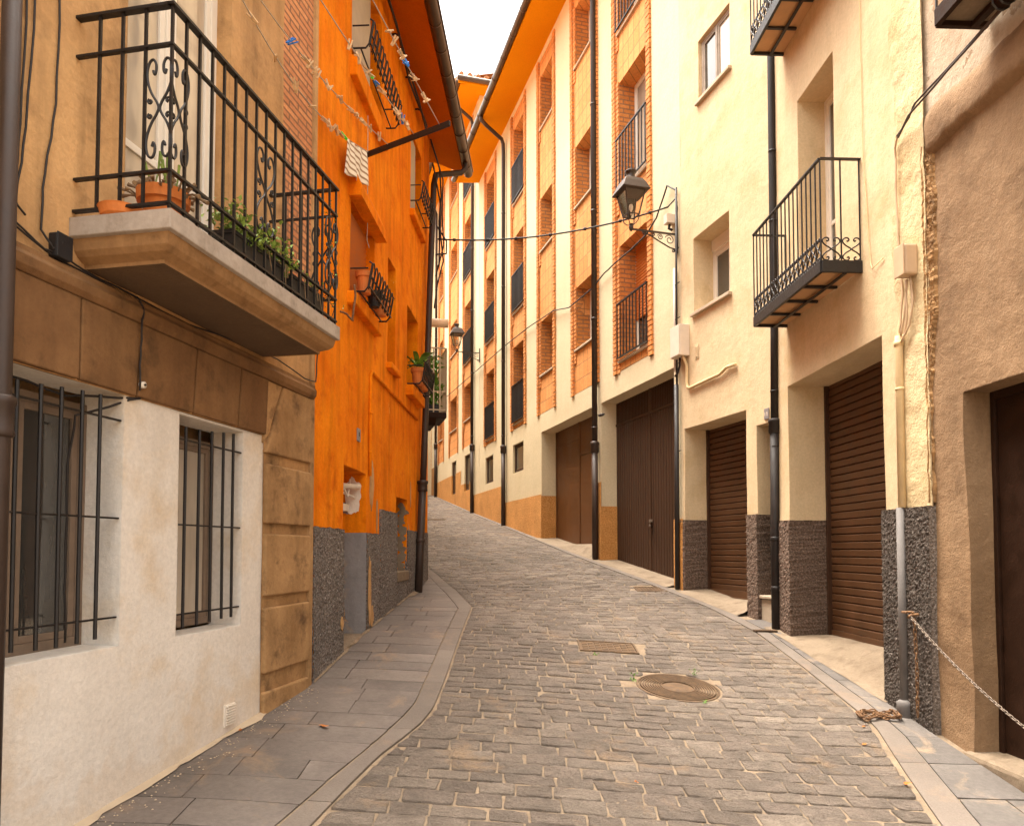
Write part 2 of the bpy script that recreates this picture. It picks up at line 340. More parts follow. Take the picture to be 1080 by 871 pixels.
class MB:
    def __init__(s): s.v = []; s.f = []; s.key = {}
    def vert(s, p, merge=False):
        if merge:
            k = (round(p[0], 4), round(p[1], 4), round(p[2], 4))
            if k in s.key: return s.key[k]
            s.key[k] = len(s.v)
        s.v.append(Vector(p)); return len(s.v) - 1
    def face(s, pts, merge=False): s.f.append([s.vert(p, merge) for p in pts]); return s
    def box(s, x0, x1, y0, y1, z0, z1):
        b = len(s.v)
        for z in (z0, z1):
            for x, y in ((x0, y0), (x1, y0), (x1, y1), (x0, y1)): s.v.append(Vector((x, y, z)))
        for q in ((0, 3, 2, 1), (4, 5, 6, 7), (0, 1, 5, 4), (1, 2, 6, 5), (2, 3, 7, 6), (3, 0, 4, 7)): s.f.append([b + i for i in q])
        return s
    def bar(s, p, q, w, h=None, up=(0, 0, 1)):
        p, q = Vector(p), Vector(q); h = h or w; d = (q - p).normalized(); u = Vector(up)
        if abs(d.dot(u)) > .98: u = Vector((1, 0, 0))
        a = d.cross(u).normalized() * w / 2; c = a.cross(d).normalized() * h / 2; b = len(s.v)
        for o in (p, q):
            for k in (a + c, -a + c, -a - c, a - c): s.v.append(o + k)
        for f in ((0, 1, 2, 3), (7, 6, 5, 4), (0, 4, 5, 1), (1, 5, 6, 2), (2, 6, 7, 3), (3, 7, 4, 0)): s.f.append([b + i for i in f])
        return s
    def tube(s, pts, r, n=8, closed=False, caps=True):
        pts = [Vector(p) for p in pts]; N = len(pts); b = len(s.v); prev = None
        rr = r if isinstance(r, (list, tuple)) else [r] * N
        for i, p in enumerate(pts):
            if closed: d = pts[(i + 1) % N] - pts[i - 1]
            else: d = pts[min(N - 1, i + 1)] - pts[max(0, i - 1)]
            d = d.normalized() if d.length > 1e-9 else Vector((0, 0, 1))
            if prev is None:
                u = Vector((0, 0, 1)) if abs(d.z) < .9 else Vector((1, 0, 0)); u = (u - d * u.dot(d)).normalized()
            else: u = (prev - d * prev.dot(d)); u = u.normalized() if u.length > 1e-6 else prev
            prev = u; w = d.cross(u)
            for k in range(n):
                a = 2 * math.pi * k / n; s.v.append(p + (u * math.cos(a) + w * math.sin(a)) * rr[i])
        for i in range(N if closed else N - 1):
            j = (i + 1) % N
            for k in range(n):
                l = (k + 1) % n; s.f.append([b + i * n + k, b + i * n + l, b + j * n + l, b + j * n + k])
        if caps and not closed:
            s.f.append([b + k for k in range(n)][::-1]); s.f.append([b + (N - 1) * n + k for k in range(n)])
        return s
    def lathe(s, prof, c=(0, 0, 0), n=20, closed_top=True):
        b = len(s.v); c = Vector(c)
        for r, z in prof:
            for k in range(n):
                a = 2 * math.pi * k / n; s.v.append(c + Vector((r * math.cos(a), r * math.sin(a), z)))
        for i in range(len(prof) - 1):
            for k in range(n):
                l = (k + 1) % n; s.f.append([b + i * n + k, b + i * n + l, b + (i + 1) * n + l, b + (i + 1) * n + k])
        if closed_top:
            s.f.append([b + k for k in range(n)][::-1]); s.f.append([b + (len(prof) - 1) * n + k for k in range(n)])
        return s
    def sq(s, prof, c=(0, 0, 0)):       # square 'lathe'
        b = len(s.v); c = Vector(c)
        for r, z in prof:
            for sx, sy in ((-1, -1), (1, -1), (1, 1), (-1, 1)): s.v.append(c + Vector((sx * r, sy * r, z)))
        for i in range(len(prof) - 1):
            for k in range(4):
                l = (k + 1) % 4; s.f.append([b + i * 4 + k, b + i * 4 + l, b + (i + 1) * 4 + l, b + (i + 1) * 4 + k])
        s.f.append([b + 3, b + 2, b + 1, b]); e = b + (len(prof) - 1) * 4; s.f.append([e, e + 1, e + 2, e + 3]); return s
    def prism(s, poly, y0, y1):         # polygon in (x, z), extruded along y
        b = len(s.v); n = len(poly)
        for y in (y0, y1):
            for x, z in poly: s.v.append(Vector((x, y, z)))
        s.f.append([b + i for i in range(n)]); s.f.append([b + n + i for i in range(n)][::-1])
        for i in range(n): j = (i + 1) % n; s.f.append([b + j, b + i, b + n + i, b + n + j])
        return s
    def build(s, name, mat, parent=None, rotz=0, smooth=False, bevel=0, loc=(0, 0, 0), fix=True):
        me = bpy.data.meshes.new(name); me.from_pydata([tuple(v) for v in s.v], [], s.f)
        if fix:
            bm = bmesh.new(); bm.from_mesh(me); bmesh.ops.recalc_face_normals(bm, faces=bm.faces); bm.to_mesh(me); bm.free()
        if smooth: me.polygons.foreach_set('use_smooth', [True] * len(me.polygons))
        me.materials.append(mat); me.update()
        o = bpy.data.objects.new(name, me); COL.objects.link(o); o.parent = parent; o.location = loc; o.rotation_euler = (0, 0, rotz)
        if bevel:
            md = o.modifiers.new('bevel', 'BEVEL'); md.width = bevel; md.segments = 2; md.limit_method = 'ANGLE'
        return o

def build_cut(m, name, mat, parent, cuts, rotz=0):
    """one object for each stretch between the cuts along x"""
    cuts = [-1e9] + sorted(cuts) + [1e9]
    for a, b in zip(cuts, cuts[1:]):
        q = MB(); mp = {}
        for f in m.f:
            cx = sum(m.v[i].x for i in f) / len(f)
            if a <= cx < b:
                nf = []
                for i in f:
                    if i not in mp: mp[i] = len(q.v); q.v.append(m.v[i].copy())
                    nf.append(mp[i])
                q.f.append(nf)
        if q.f: q.build(name, mat, parent, rotz)

def wob(p, amp=.004, sc=1.7, seed=0.):
    n = noise.noise_vector(Vector((p[0] * sc + seed, p[1] * sc, p[2] * sc))); return Vector(p) + Vector(n) * amp

def facade(mb, s0, s1, z0, z1, holes=(), off=0., cell=.35, amp=.006, depth=.3, seed=0., zt=None):
    """wall face with openings (a, b, z0, z1[, depth]) and their reveals; zt(s) optionally gives a ragged top"""
    xs = {s0, s1}; zs = {z0, z1}
    for h in holes:
        for a in h[:2]:
            if s0 < a < s1: xs.add(a)
        for a in h[2:4]:
            if z0 < a < z1: zs.add(a)
    def sub(st):
        st = sorted(st); out = []
        for a, b in zip(st, st[1:]):
            n = max(1, int(math.ceil((b - a) / cell)))
            out += [a + (b - a) * i / n for i in range(n)]
        return out + [st[-1]]
    xs, zs = sub(xs), sub(zs)
    def V(x, y, z): return wob((x, y + off, z), amp, 1.7, seed)
    def q(pts): mb.f.append([mb.vert(V(*p), True) for p in pts])
    for i in range(len(xs) - 1):
        for j in range(len(zs) - 1):
            cx, cz = (xs[i] + xs[i + 1]) / 2, (zs[j] + zs[j + 1]) / 2
            if any(h[0] < cx < h[1] and h[2] < cz < h[3] for h in holes): continue
            q([(xs[i], 0, zs[j]), (xs[i + 1], 0, zs[j]), (xs[i + 1], 0, zs[j + 1]), (xs[i], 0, zs[j + 1])])
    for h in holes:
        d = h[4] if len(h) > 4 else depth
        a, b, c, e = max(h[0], s0), min(h[1], s1), max(h[2], z0), min(h[3], z1)
        if b <= a or e <= c: continue
        ys = [0, d * .5, d]
        hz = [z for z in zs if c - 1e-6 <= z <= e + 1e-6]; hx = [x for x in xs if a - 1e-6 <= x <= b + 1e-6]
        for k in range(2):
            for j in range(len(hz) - 1):
                for X in (a, b):
                    if (X == a and h[0] >= s0) or (X == b and h[1] <= s1):
                        q([(X, ys[k], hz[j]), (X, ys[k + 1], hz[j]), (X, ys[k + 1], hz[j + 1]), (X, ys[k], hz[j + 1])])
            for i in range(len(hx) - 1):
                for Z in (c, e):
                    if (Z == c and h[2] >= z0) or (Z == e and h[3] <= z1):
                        q([(hx[i], ys[k], Z), (hx[i + 1], ys[k], Z), (hx[i + 1], ys[k + 1], Z), (hx[i], ys[k + 1], Z)])
    return mb

def coarse(mb, amp=.007, f=48):
    for i, v in enumerate(mb.v):
        n1 = Vector(noise.noise_vector(v * f)); n2 = Vector(noise.noise_vector(v * f * 2.1)); d = n1 * amp + n2 * amp * .5
        mb.v[i] = v + Vector((d.x, d.y, d.z * .4))
    return mb
def body(mb, s0, s1, z0, z1, y0=.55, y1=7.):
    """the mass of the building behind its facade, with returns joining the facade's ends"""
    mb.box(s0, s1, y0, y1, z0, z1)
    return mb
def returns(mb, s, z0, z1, y0=0, y1=.6):
    mb.face([(s, y0, z0), (s, y1, z0), (s, y1, z1), (s, y0, z1)])

def window(parent, a, b, z0, z1, y, mat='white', panes=2, glassm='glass', fw=.045, rotz=0, sill=None, blind=0., blindm='shade', name='window', label=None, inner=None, rail_z=None):
    """framed window filling an opening at depth y: frame part with its panes, sill and blind as sub-parts"""
    m = MB(); t = .05
    m.box(a, a + fw, y, y + t, z0, z1); m.box(b - fw, b, y, y + t, z0, z1)
    m.box(a + fw, b - fw, y, y + t, z1 - fw, z1); m.box(a + fw, b - fw, y, y + t, z0, z0 + fw)
    pw = (b - a - 2 * fw) / panes
    for i in range(1, panes):
        x = a + fw + pw * i; m.box(x - fw * .5, x + fw * .5, y - .006, y + t - .004, z0 + fw, z1 - fw)
    for i in range(panes):     # sash rails
        x0, x1 = a + fw + pw * i + (fw * .5 if i else 0), a + fw + pw * (i + 1) - (fw * .5 if i < panes - 1 else 0)
        s = fw * .7; yy = y + .008
        m.box(x0, x0 + s, yy, y + t - .006, z0 + fw, z1 - fw); m.box(x1 - s, x1, yy, y + t - .006, z0 + fw, z1 - fw)
        m.box(x0 + s, x1 - s, yy, y + t - .006, z0 + fw, z0 + fw + s); m.box(x0 + s, x1 - s, yy, y + t - .006, z1 - fw - s, z1 - fw)
        if rail_z: m.box(x0 + s, x1 - s, yy + .002, y + t - .008, rail_z, rail_z + s)
    w = m.build(name, M[mat], parent, rotz, bevel=.003)
    if label: w['label'] = label
    for i in range(panes):
        gm = glassm if isinstance(glassm, str) else glassm[i]
        p = MB(); x0, x1 = a + fw + pw * i, a + fw + pw * (i + 1)
        p.box(x0 + .01, x1 - .01, y + .022, y + .028, z0 + fw + .01, z1 - fw - .01); p.build('pane', M[gm], w)
    if inner:
        c = MB(); N = 28; x0, x1 = a - .02, b + .02
        for i in range(N):
            u0, u1 = x0 + (x1 - x0) * i / N, x0 + (x1 - x0) * (i + 1) / N
            f = lambda u: y + .11 + .012 * math.sin(u * 70) + .008 * math.sin(u * 31)
            c.face([(u0, f(u0), z0), (u1, f(u1), z0), (u1, f(u1), z1), (u0, f(u0), z1)], True)
        c.build('curtain', M[inner], w, smooth=True)
    if blind > 0:
        c = MB(); zb = z1 - fw - (z1 - z0) * blind; n = max(2, int((z1 - zb) / .05)); zz = z1 - .02
        st = (z1 - zb) / n
        for i in range(n):
            za = z1 - st * (i + 1)
            c.face([(a + fw * .6, y - .006, za), (b - fw * .6, y - .006, za), (b - fw * .6, y - .018, za + st * .5), (a + fw * .6, y - .018, za + st * .5)], True)
            c.face([(a + fw * .6, y - .018, za + st * .5), (b - fw * .6, y - .018, za + st * .5), (b - fw * .6, y - .006, za + st), (a + fw * .6, y - .006, za + st)], True)
        c.build('blind', M[blindm], w)
    if sill:
        c = MB(); o, th = sill
        c.box(a - .04, b + .04, -o, y + .01, z0 - th, z0 + .004); c.build('sill', M['sill'], w, bevel=.006)
    return w

def roller(parent, a, b, z0, z1, y, rotz=0, pitch=.078, name='roller_shutter'):
    m = MB(); n = int((z1 - z0 - .12) / pitch); K = 7; zs = z0 + .14; xs = [a + (b - a) * i / 6 for i in range(7)]
    pts = []
    for i in range(n + 1):
        for k in range(K):
            t = k / K; pts.append(((y - .002 - .007 * t) if t < .80 else y + .016, zs + (i + t) * pitch))
    for (ya, za), (yb, zb) in zip(pts, pts[1:]):
        if zb > z1 + .05: break
        for x0, x1 in zip(xs, xs[1:]):
            m.face([(x0, ya, za), (x1, ya, za), (x1, yb, zb), (x0, yb, zb)], True)
    r = m.build(name, M['roller'], parent, rotz, smooth=False)
    c = MB(); c.box(a, b, y - .02, y + .02, z0, z0 + .135); c.box(a, b, y - .032, y - .0202, z0 + .02, z0 + .05)
    c.build('bottom_rail', M['roller'], r, bevel=.004)
    for ga, gb in ((a - .015, a + .03), (b - .03, b + .015)):
        g = MB(); g.box(ga, gb, y - .045, y + .02, z0, z1); g.build('guide_rail', M['door'], r, bevel=.003)
    lk = MB(); xm = b - .18; lk.box(xm - .02, xm + .02, y - .05, y - .033, z0 + .03, z0 + .07)
    lk.build('lock', M['steel'], r, bevel=.003)
    return r

def spiral(c, r0, r1, a0, a1, n=16):
    return [(c[0] + (r0 + (r1 - r0) * i / n) * math.cos(a0 + (a1 - a0) * i / n), c[1] + (r0 + (r1 - r0) * i / n) * math.sin(a0 + (a1 - a0) * i / n)) for i in range(n + 1)]
def catmull(P, n=5):
    out = []
    Q = [P[0]] + P + [P[-1]]
    for i in range(1, len(Q) - 2):
        p0, p1, p2, p3 = Q[i - 1], Q[i], Q[i + 1], Q[i + 2]
        for k in range(n):
            t = k / n; t2, t3 = t * t, t * t * t
            out.append(tuple(.5 * (2 * p1[c] + (p2[c] - p0[c]) * t + (2 * p0[c] - 5 * p1[c] + 4 * p2[c] - p3[c]) * t2 + (3 * p1[c] - p0[c] - 3 * p2[c] + p3[c]) * t3) for c in (0, 1)))
    out.append(P[-1]); return out
LYRE = [(.52, .385), (.42, .345), (.30, .375), (.30, .445), (.50, .495), (.80, .475), (.99, .38), (.92, .27), (.60, .15), (.22, .065), (.05, 0)]
def scroll_pts(w, h, mirror=1):
    """one limb of a lyre: curled in at both ends, pinched at the waist; w = half width"""
    P = LYRE + [(x, -z) for x, z in LYRE[::-1][1:]]
    return [(x * w * mirror, z * h) for x, z in catmull(P, 4)]

# ------------------------------------------------------------------ ground, road, pavements
def sheet(name, mat, dz, x0, x1, y0, y1, step, kind='structure'):
    m = MB(); nx = int((x1 - x0) / step); ny = int((y1 - y0) / step)
    for i in range(nx + 1):
        for j in range(ny + 1):
            x, y = x0 + (x1 - x0) * i / nx, y0 + (y1 - y0) * j / ny
            m.v.append(Vector((x, y, GZ(x, y) + dz + .004 * noise.noise(Vector((x * 4, y * 4, 0))))))
    for i in range(nx):
        for j in range(ny):
            a = i * (ny + 1) + j; m.f.append([a, a + ny + 1, a + ny + 2, a + 1])
    o = m.build(name, mat, smooth=True, fix=False); return tag(o, kind=kind)
sheet('ground', M['mortar'], -.0105, -11, 11, -6, 42, .25)
g = MB(); g.face([(-400, -400, -2.5), (400, -400, -2.5), (400, 400, -2.5), (-400, 400, -2.5)]); tag(g.build('terrain', M['mortar']), kind='structure')

# edges (x as a function of y) from near to far
LOUT = [(-3, -1.9), (2, -1.30), (3.58, -.96), (3.96, -.89), (4.44, -.79), (4.75, -.69), (5.03, -.61), (5.35, -.56), (6.05, -.54), (7.35, -.52), (8.97, -.49), (10.34, -.79), (11.6, -1.16), (12.9, -1.55), (13.4, -1.8), (40, -9)]
LIN = [(-3, -2.05), (2, -1.45), (3.58, -1.10), (4.10, -.98), (4.69, -.83), (5.1, -.745), (5.4, -.70), (6.3, -.685), (7.84, -.66), (8.85, -.64), (10.07, -.90), (11.5, -1.28), (12.9, -1.68), (13.4, -1.9), (40, -9.1)]
ROUT = [(-3, 1.4), (2, 1.95), (4.12, 2.36), (4.78, 2.51), (5.55, 2.70), (5.95, 2.71), (6.97, 2.71), (8.1, 2.67), (9.28, 2.47), (10.39, 2.14), (11.97, 1.70), (14, 1.13), (20, -.42), (34, -4.37)]
RIN = [(-3, 1.62), (2, 2.17), (4.14, 2.58), (4.7, 2.69), (5.4, 2.83), (6.0, 2.87), (6.9, 2.84), (8.11, 2.80), (9.0, 2.66), (10.5, 2.24), (11.9, 1.83), (14, 1.27), (20, -.30), (34, -4.25)]

HOLES_ROUND = [(1.385, 6.23, .362)]
HOLES_RECT = [(.94, 7.32, .295, .195), (1.95, 10.47, .22, .19), (-2.2, 21.2, .3, .2)]
def carve(x, y):
    for cx, cy, r in HOLES_ROUND:
        d = math.hypot(x - cx, y - cy)
        if d < r:
                        return cx + (x - cx) / d * r, cy + (y - cy) / d * r
    for cx, cy, a, b in HOLES_RECT:
        dx, dy = x - cx, y - cy
        if abs(dx) < a and abs(dy) < b:
            if a - abs(dx) < b - abs(dy): return cx + math.copysign(a, dx), y
            return x, cy + math.copysign(b, dy)
    return x, y

def paving(name, mat, xl, xr, y0, y1, row, wmin, wmax, joint, crown, rough, top=0., lean=0., skirt=.03, kindtag=True, fine_to=9., carving=False, jitter=.0, seedv=1, rounded=.012, smooth=True):
    rnd = random.Random(seedv); m = MB(); y = y0; k = 0
    while y < y1:
        rh = row * rnd.uniform(.88, 1.14); k += 1
        ya, yb = y, y + rh
        A, B = max(xl(ya), xl(yb)) if False else xl((ya + yb) / 2), xr((ya + yb) / 2)
        cuts = [A]; x = A + rnd.uniform(wmin * .4, wmax)
        while x < B - wmin * .5: cuts.append(x); x += rnd.uniform(wmin, wmax)
        cuts.append(B)
        for ci, (c0, c1) in enumerate(zip(cuts, cuts[1:])):
            if c1 - c0 < .04: continue
            fine = yb < fine_to; nx, ny = ((16, 10) if yb < 5.2 else (10, 7) if yb < 7 else (7, 5)) if (fine and carving) else (7, 4) if fine else (4, 3)
            j = joint / 2 * rnd.uniform(.6, 1.5); hz = rnd.uniform(-1, 1) * rough * .5
            tx, ty = rnd.uniform(-1, 1) * rough * 3, rnd.uniform(-1, 1) * rough * 3
            if carving:
                mx_, my_ = (c0 + c1) / 2, (ya + yb) / 2
                if any(math.hypot(mx_ - h[0], my_ - h[1]) < h[2] * .93 for h in HOLES_ROUND) or any(abs(mx_ - h[0]) < h[2] * .95 and abs(my_ - h[1]) < h[3] * .95 for h in HOLES_RECT): continue
            s0, s1 = rnd.uniform(-jitter, jitter), rnd.uniform(-jitter, jitter); d0, d1 = rnd.uniform(-jitter, jitter) * .6, rnd.uniform(-jitter, jitter) * .6
            ok = True; ring = []; base = len(m.v); pts = []
            cw = (c1 - c0); sd = rnd.uniform(0, 99)
            for jy in range(ny):
                v = jy / (ny - 1)
                for ix in range(nx):
                    u = ix / (nx - 1)
                    xa = c0 + j + (cw - 2 * j) * u + (s0 * (1 - u) + s1 * u) * (v - .5)
                    if ci == 0 and u < .5: xa += (xl(ya + rh * v) - A) * (1 - u * 2)
                    if ci == len(cuts) - 2 and u > .5: xa += (xr(ya + rh * v) - B) * (u * 2 - 1)
                    yy = ya + j + (rh - 2 * j) * v + (d0 * (1 - v) + d1 * v) * (u - .5) + lean * xa + .03 * noise.noise(Vector((xa * .6, ya * .6, 3)))
                    # rounded corners
                    eu, ev = min(u, 1 - u), min(v, 1 - v)
                    if eu == 0 and ev == 0: xa += rounded * (1 if u == 0 else -1); yy += rounded * (1 if v == 0 else -1)
                    xa += .35 * jitter * noise.noise(Vector((xa * 22, yy * 22, sd))); yy += .35 * jitter * noise.noise(Vector((xa * 22, yy * 22, sd + 7)))
                    if carving:
                        c = carve(xa, yy)
                        if c is None: ok = False; break
                        xa, yy = c
                    e = 0 if (eu == 0 or ev == 0) else 1
                    z = GZ(xa, yy) + top + hz + tx * (u - .5) * .3 + ty * (v - .5) * .3 + crown * (e - 1)
                    if carving and e:
                        rot_ = sd * .7; uu_ = xa * math.cos(rot_) + yy * math.sin(rot_); vv_ = -xa * math.sin(rot_) + yy * math.cos(rot_)
                        z -= .0035 * (1 - abs(noise.noise(Vector((uu_ * 9, vv_ * 34, sd))))) ** 5 - .001
                    z += rough * .9 * noise.noise(Vector((xa * 11, yy * 17, sd))) + rough * .4 * noise.noise(Vector((xa * 34, yy * 40, sd)))
                    pts.append(Vector((xa, yy, z)))
                if not ok: break
            if not ok: continue
            m.v += pts
            for jy in range(ny - 1):
                for ix in range(nx - 1):
                    a = base + jy * nx + ix; m.f.append([a, a + 1, a + nx + 1, a + nx])
            loop = [base + i for i in range(nx)] + [base + nx * (i + 1) - 1 for i in range(1, ny)] + [base + nx * (ny - 1) + i for i in range(nx - 2, -1, -1)] + [base + nx * i for i in range(ny - 2, 0, -1)]
            b2 = len(m.v)
            for i in loop: p = m.v[i]; m.v.append(Vector((p.x, p.y, p.z - skirt)))
            L = len(loop)
            for i in range(L): q = (i + 1) % L; m.f.append([loop[q], loop[i], b2 + i, b2 + q])
        y = yb
    o = m.build(name, mat, smooth=False, fix=False)
    me = o.data; me.polygons.foreach_set('use_smooth', [smooth] * len(me.polygons))
    return tag(o, kind='structure')

lo = lambda y: lerp(LOUT, y); li = lambda y: lerp(LIN, y); ro = lambda y: lerp(ROUT, y); ri = lambda y: lerp(RIN, y)
paving('road', M['cobble'], lambda y: lo(y) + .012, lambda y: ro(y) - .012, 1.6, 33.5, .138, .17, .31, .012, .003, .0075, 0, .03, .03, carving=True, jitter=.013, seedv=3, rounded=.004)
def strip(name, mat, xl, xr, y0, y1, seg, top=.004, seedv=1):
    m = MB(); rnd = random.Random(seedv); y = y0
    while y < y1:
        L = seg * rnd.uniform(.85, 1.15); n = 8; hz = rnd.uniform(-.001, .001); rows = []
        for k in range(n + 1):
            yy = y + .0025 + (L - .005) * k / n; a, b = xl(yy) + .002, xr(yy) - .002; cr = .0015 if 0 < k < n else 0
            rows.append([Vector((a + (b - a) * u, yy, GZ(a + (b - a) * u, yy) + top + hz + (cr if 0 < u < 1 else -.001) + .0012 * noise.noise(Vector((yy * 9, u * 3, seedv))))) for u in (0, .05, .35, .65, .95, 1)])
        rows = [[v - Vector((0, 0, .04)) for v in rows[0]]] + rows + [[v - Vector((0, 0, .04)) for v in rows[-1]]]
        rows = [[r[0] - Vector((0, 0, .04))] + r + [r[-1] - Vector((0, 0, .04))] for r in rows]
        b0_ = len(m.v); w_ = len(rows[0])
        for r in rows: m.v += r
        for i in range(len(rows) - 1):
            for q in range(w_ - 1): a = b0_ + i * w_ + q; m.f.append([a, a + 1, a + w_ + 1, a + w_])
        y += L
    o = m.build(name, mat, smooth=False, fix=False); return tag(o, kind='structure')
strip('kerb', M['kerb'], li, lo, 1.2, 13.0, .95, seedv=4)
paving('pavement', M['slate'], lambda y: XL(y) + .02, lambda y: li(y) - .006, 1.2, 12.9, .27, .36, .56, .005, .0008, .0014, .0, -.05, .03, jitter=.004, seedv=5, rounded=.001, smooth=False)
strip('kerb', M['kerb'], ro, ri, 1.2, 33, .95, seedv=6)
paving('pavement', M['slate_r'], lambda y: ri(y) + .006, lambda y: min(XR(y) + .3, max(XR(y) - .03, ri(y) + .24)) if y > 5.6 else XR(y) - .03, 1.2, 8.6, .42, .30, .42, .007, .0012, .002, .003, 0, .03, jitter=.004, seedv=7, rounded=.002, smooth=False)

# ------------------------------------------------------------------ TAN HOUSE (left, near)
H1 = thing('tan_house', 'tan rendered stone house with a large iron balcony on the near left', 'house', F1.o, F1.ang)
ZT = 9.5
w1 = (-3.35, -2.095, 1.12, 2.385, .23); w2 = (-1.645, -.98, 1.115, 2.37, .23); bd = (-2.13, -1.2, 3.13, 5.45, .12)
m = MB(); facade(m, -5.6, -.52, 2.385, ZT, [w1, w2, bd], 0, .3, .007); facade(m, -.52, -.06, 2.2, 3.25, [], 0, .3, .004)
body(m, -5.6, .0, -.5, ZT, .45, 7); m.build('wall', M['tan'], H1)
m = MB(); facade(m, -5.6, -.72, -.6, 2.385, [w1, w2], .006, .25, .007, seed=4); m.build('plaster_panel', M['panelw'], H1)
# stone band above the pale panel
m = MB(); gaps = [(-5.6, -2.42), (-2.41, -2.035), (-2.022, -1.56), (-1.545, -1.09), (-1.075, -.735)]
for i, (a, b) in enumerate(gaps):
    k0 = .035 * (1 if i % 2 else -1) if i else 0
    m.prism([(a, 2.392), (b, 2.392), (b + .03 * (i > 0), 2.775), (a + (.03 if i > 1 else 0), 2.775)], -.022, .05)
m.build('stone_band', M['band'], H1, bevel=.006)
m = MB()
prof = [(0, 2.776), (-.026, 2.776), (-.045, 2.80), (-.05, 2.84), (-.035, 2.862), (-.035, 2.885), (0, 2.885)]
xs = [-5.6 + i * .3 for i in range(19)] + [-.03]
for (y0, z0), (y1, z1) in zip(prof, prof[1:]):
    for x0, x1 in zip(xs, xs[1:]): m.face([wob((x0, y0, z0), .005), wob((x1, y0, z0), .005), wob((x1, y1, z1), .005), wob((x0, y1, z1), .005)], True)
m.face([(-.03, y, z) for y, z in prof]); m.build('string_course', M['band'], H1)
# corner pier of stone blocks with sunk joints
m = MB(); zz = [(2.27, 2.772), (1.784, 2.198), (1.283, 1.712), (.757, 1.205), (-.5, .63)]
for i, (a, b) in enumerate(zz):
    if i == 0: m.prism([(-.735, a), (-.06, a), (-.06, b), (-.50, b)], -.026, .05); m.prism([(-.75, a + .06), (-.52, b), (-.725, b)], -.024, .05)
    else: m.prism([(-.722 + .006 * math.sin(i * 3), a), (-.06, a), (-.06, b), (-.722, b)], -.026, .05)
m.build('stone_block', M['stone'], H1, bevel=.012)
m = MB(); facade(m, -.73, 0.0, -.5, 2.776, [], .004, .3, .004); m.box(-.058, .0, -.018, .04, -.5, 2.9); m.build('pier', M['stone'], H1, bevel=.004)
m = MB(); facade(m, -.52, -.055, 3.25, ZT, [], .004, .3, .003); m.build('brick_panel', M['thinbrick'], H1)
m = MB(); m.box(-.055, .0, -.02, .06, 2.9, ZT); m.build('corner_post', M['tan'], H1, bevel=.006)
returns_m = MB(); returns_m.box(-.0, .004, -.016, .45, -.5, ZT); returns_m.build('side_wall', M['tan'], H1)
m = MB(); m.box(-5.6, .1, -.35, 7.2, ZT, ZT + .18); m.build('roof', M['rooft'], H1)
# windows with iron grilles
def grille(w, xs, a, b, z0, z1, rails, zlo, zhi, y):
    m = MB()
    for x in xs: m.tube([(x + .003 * math.sin(x * 9), y, zlo - .01 * math.sin(x * 7)), (x, y + .002, (zlo + zhi) / 2), (x - .002, y, zhi + .02 * math.sin(x * 5))], .0095, 7)
    for z in rails: m.bar((a, y + .004, z), (b + .03, y + .004, z), .014, .009)
    m.build('grille', M['iron'], w)
wa = window(H1, -3.35, -2.095, 1.12, 2.34, .215, 'wood', 3, 'glass', .05, inner='dkcurtain', label='wide wooden window behind a black iron grille')
grille(wa, [-3.0, -2.84, -2.715, -2.59, -2.475, -2.35, -2.235], -3.35, -2.095, 1.12, 2.385, [2.255, 1.76, 1.265], 1.17, 2.34, .02)
wb = window(H1, -1.645, -.98, 1.13, 2.30, .215, 'wood', 1, 'glass_l', .045, inner='curtain', label='narrow wooden window behind a black iron grille')
grille(wb, [-1.56, -1.43, -1.305, -1.18, -1.07], -1.645, -1.0, 1.115, 2.37, [2.235, 1.745, 1.235], 1.165, 2.33, .02)
# balcony door
dd = window(H1, -2.13, -1.2, 3.14, 5.45, .10, 'white', 2, 'glass_l', .06, name='balcony_door', rail_z=3.75, inner='curtain')
# balcony: moulded slab, railing with lyre scrolls
b0, b1, bo = -2.48, -.66, .52
m = MB()
def ringbox(m, a, b, o, z0, z1): m.box(a, b, -o, .0, z0, z1)
def frust(m, i0, z0, i1, z1):
    p = []
    for i, z in ((i0, z0), (i1, z1)): p.append([(b0 + i, 0, z), (b0 + i, -bo + i, z), (b1 - i, -bo + i, z), (b1 - i, 0, z)])
    for k in range(3): m.face([p[0][k], p[0][k + 1], p[1][k + 1], p[1][k]], True)
frust(m, .0, 3.128, .0, 3.04); frust(m, .0, 3.04, .022, 3.036); m.face([(b0, 0, 3.128), (b0, -bo, 3.128), (b1, -bo, 3.128), (b1, 0, 3.128)])
slab = m.build('balcony', M['lip'], H1, bevel=.004)
m = MB()
for (i0, z0), (i1, z1) in zip([(.022, 3.036), (.026, 3.015), (.034, 2.985), (.055, 2.962), (.085, 2.948), (.10, 2.940)], [(.026, 3.015), (.034, 2.985), (.055, 2.962), (.085, 2.948), (.10, 2.940), (.10, 2.922)]): frust(m, i0, z0, i1, z1)
m.build('moulding', M['mould'], slab)
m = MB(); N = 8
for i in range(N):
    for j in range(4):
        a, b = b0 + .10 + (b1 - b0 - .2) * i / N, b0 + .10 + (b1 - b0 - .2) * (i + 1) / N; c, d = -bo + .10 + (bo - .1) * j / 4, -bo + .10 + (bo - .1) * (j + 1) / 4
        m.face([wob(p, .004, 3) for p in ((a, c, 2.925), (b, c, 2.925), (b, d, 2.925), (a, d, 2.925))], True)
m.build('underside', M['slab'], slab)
m = MB(); ra, rb, ry = b0 + .025, b1 - .03, -bo + .025
def rail(m, z, w, h):
    m.bar((ra, .0, z), (ra, ry, z), w, h); m.bar((ra - w / 2, ry, z), (rb + w / 2, ry, z), w, h); m.bar((rb, ry, z), (rb, 0, z), w, h)
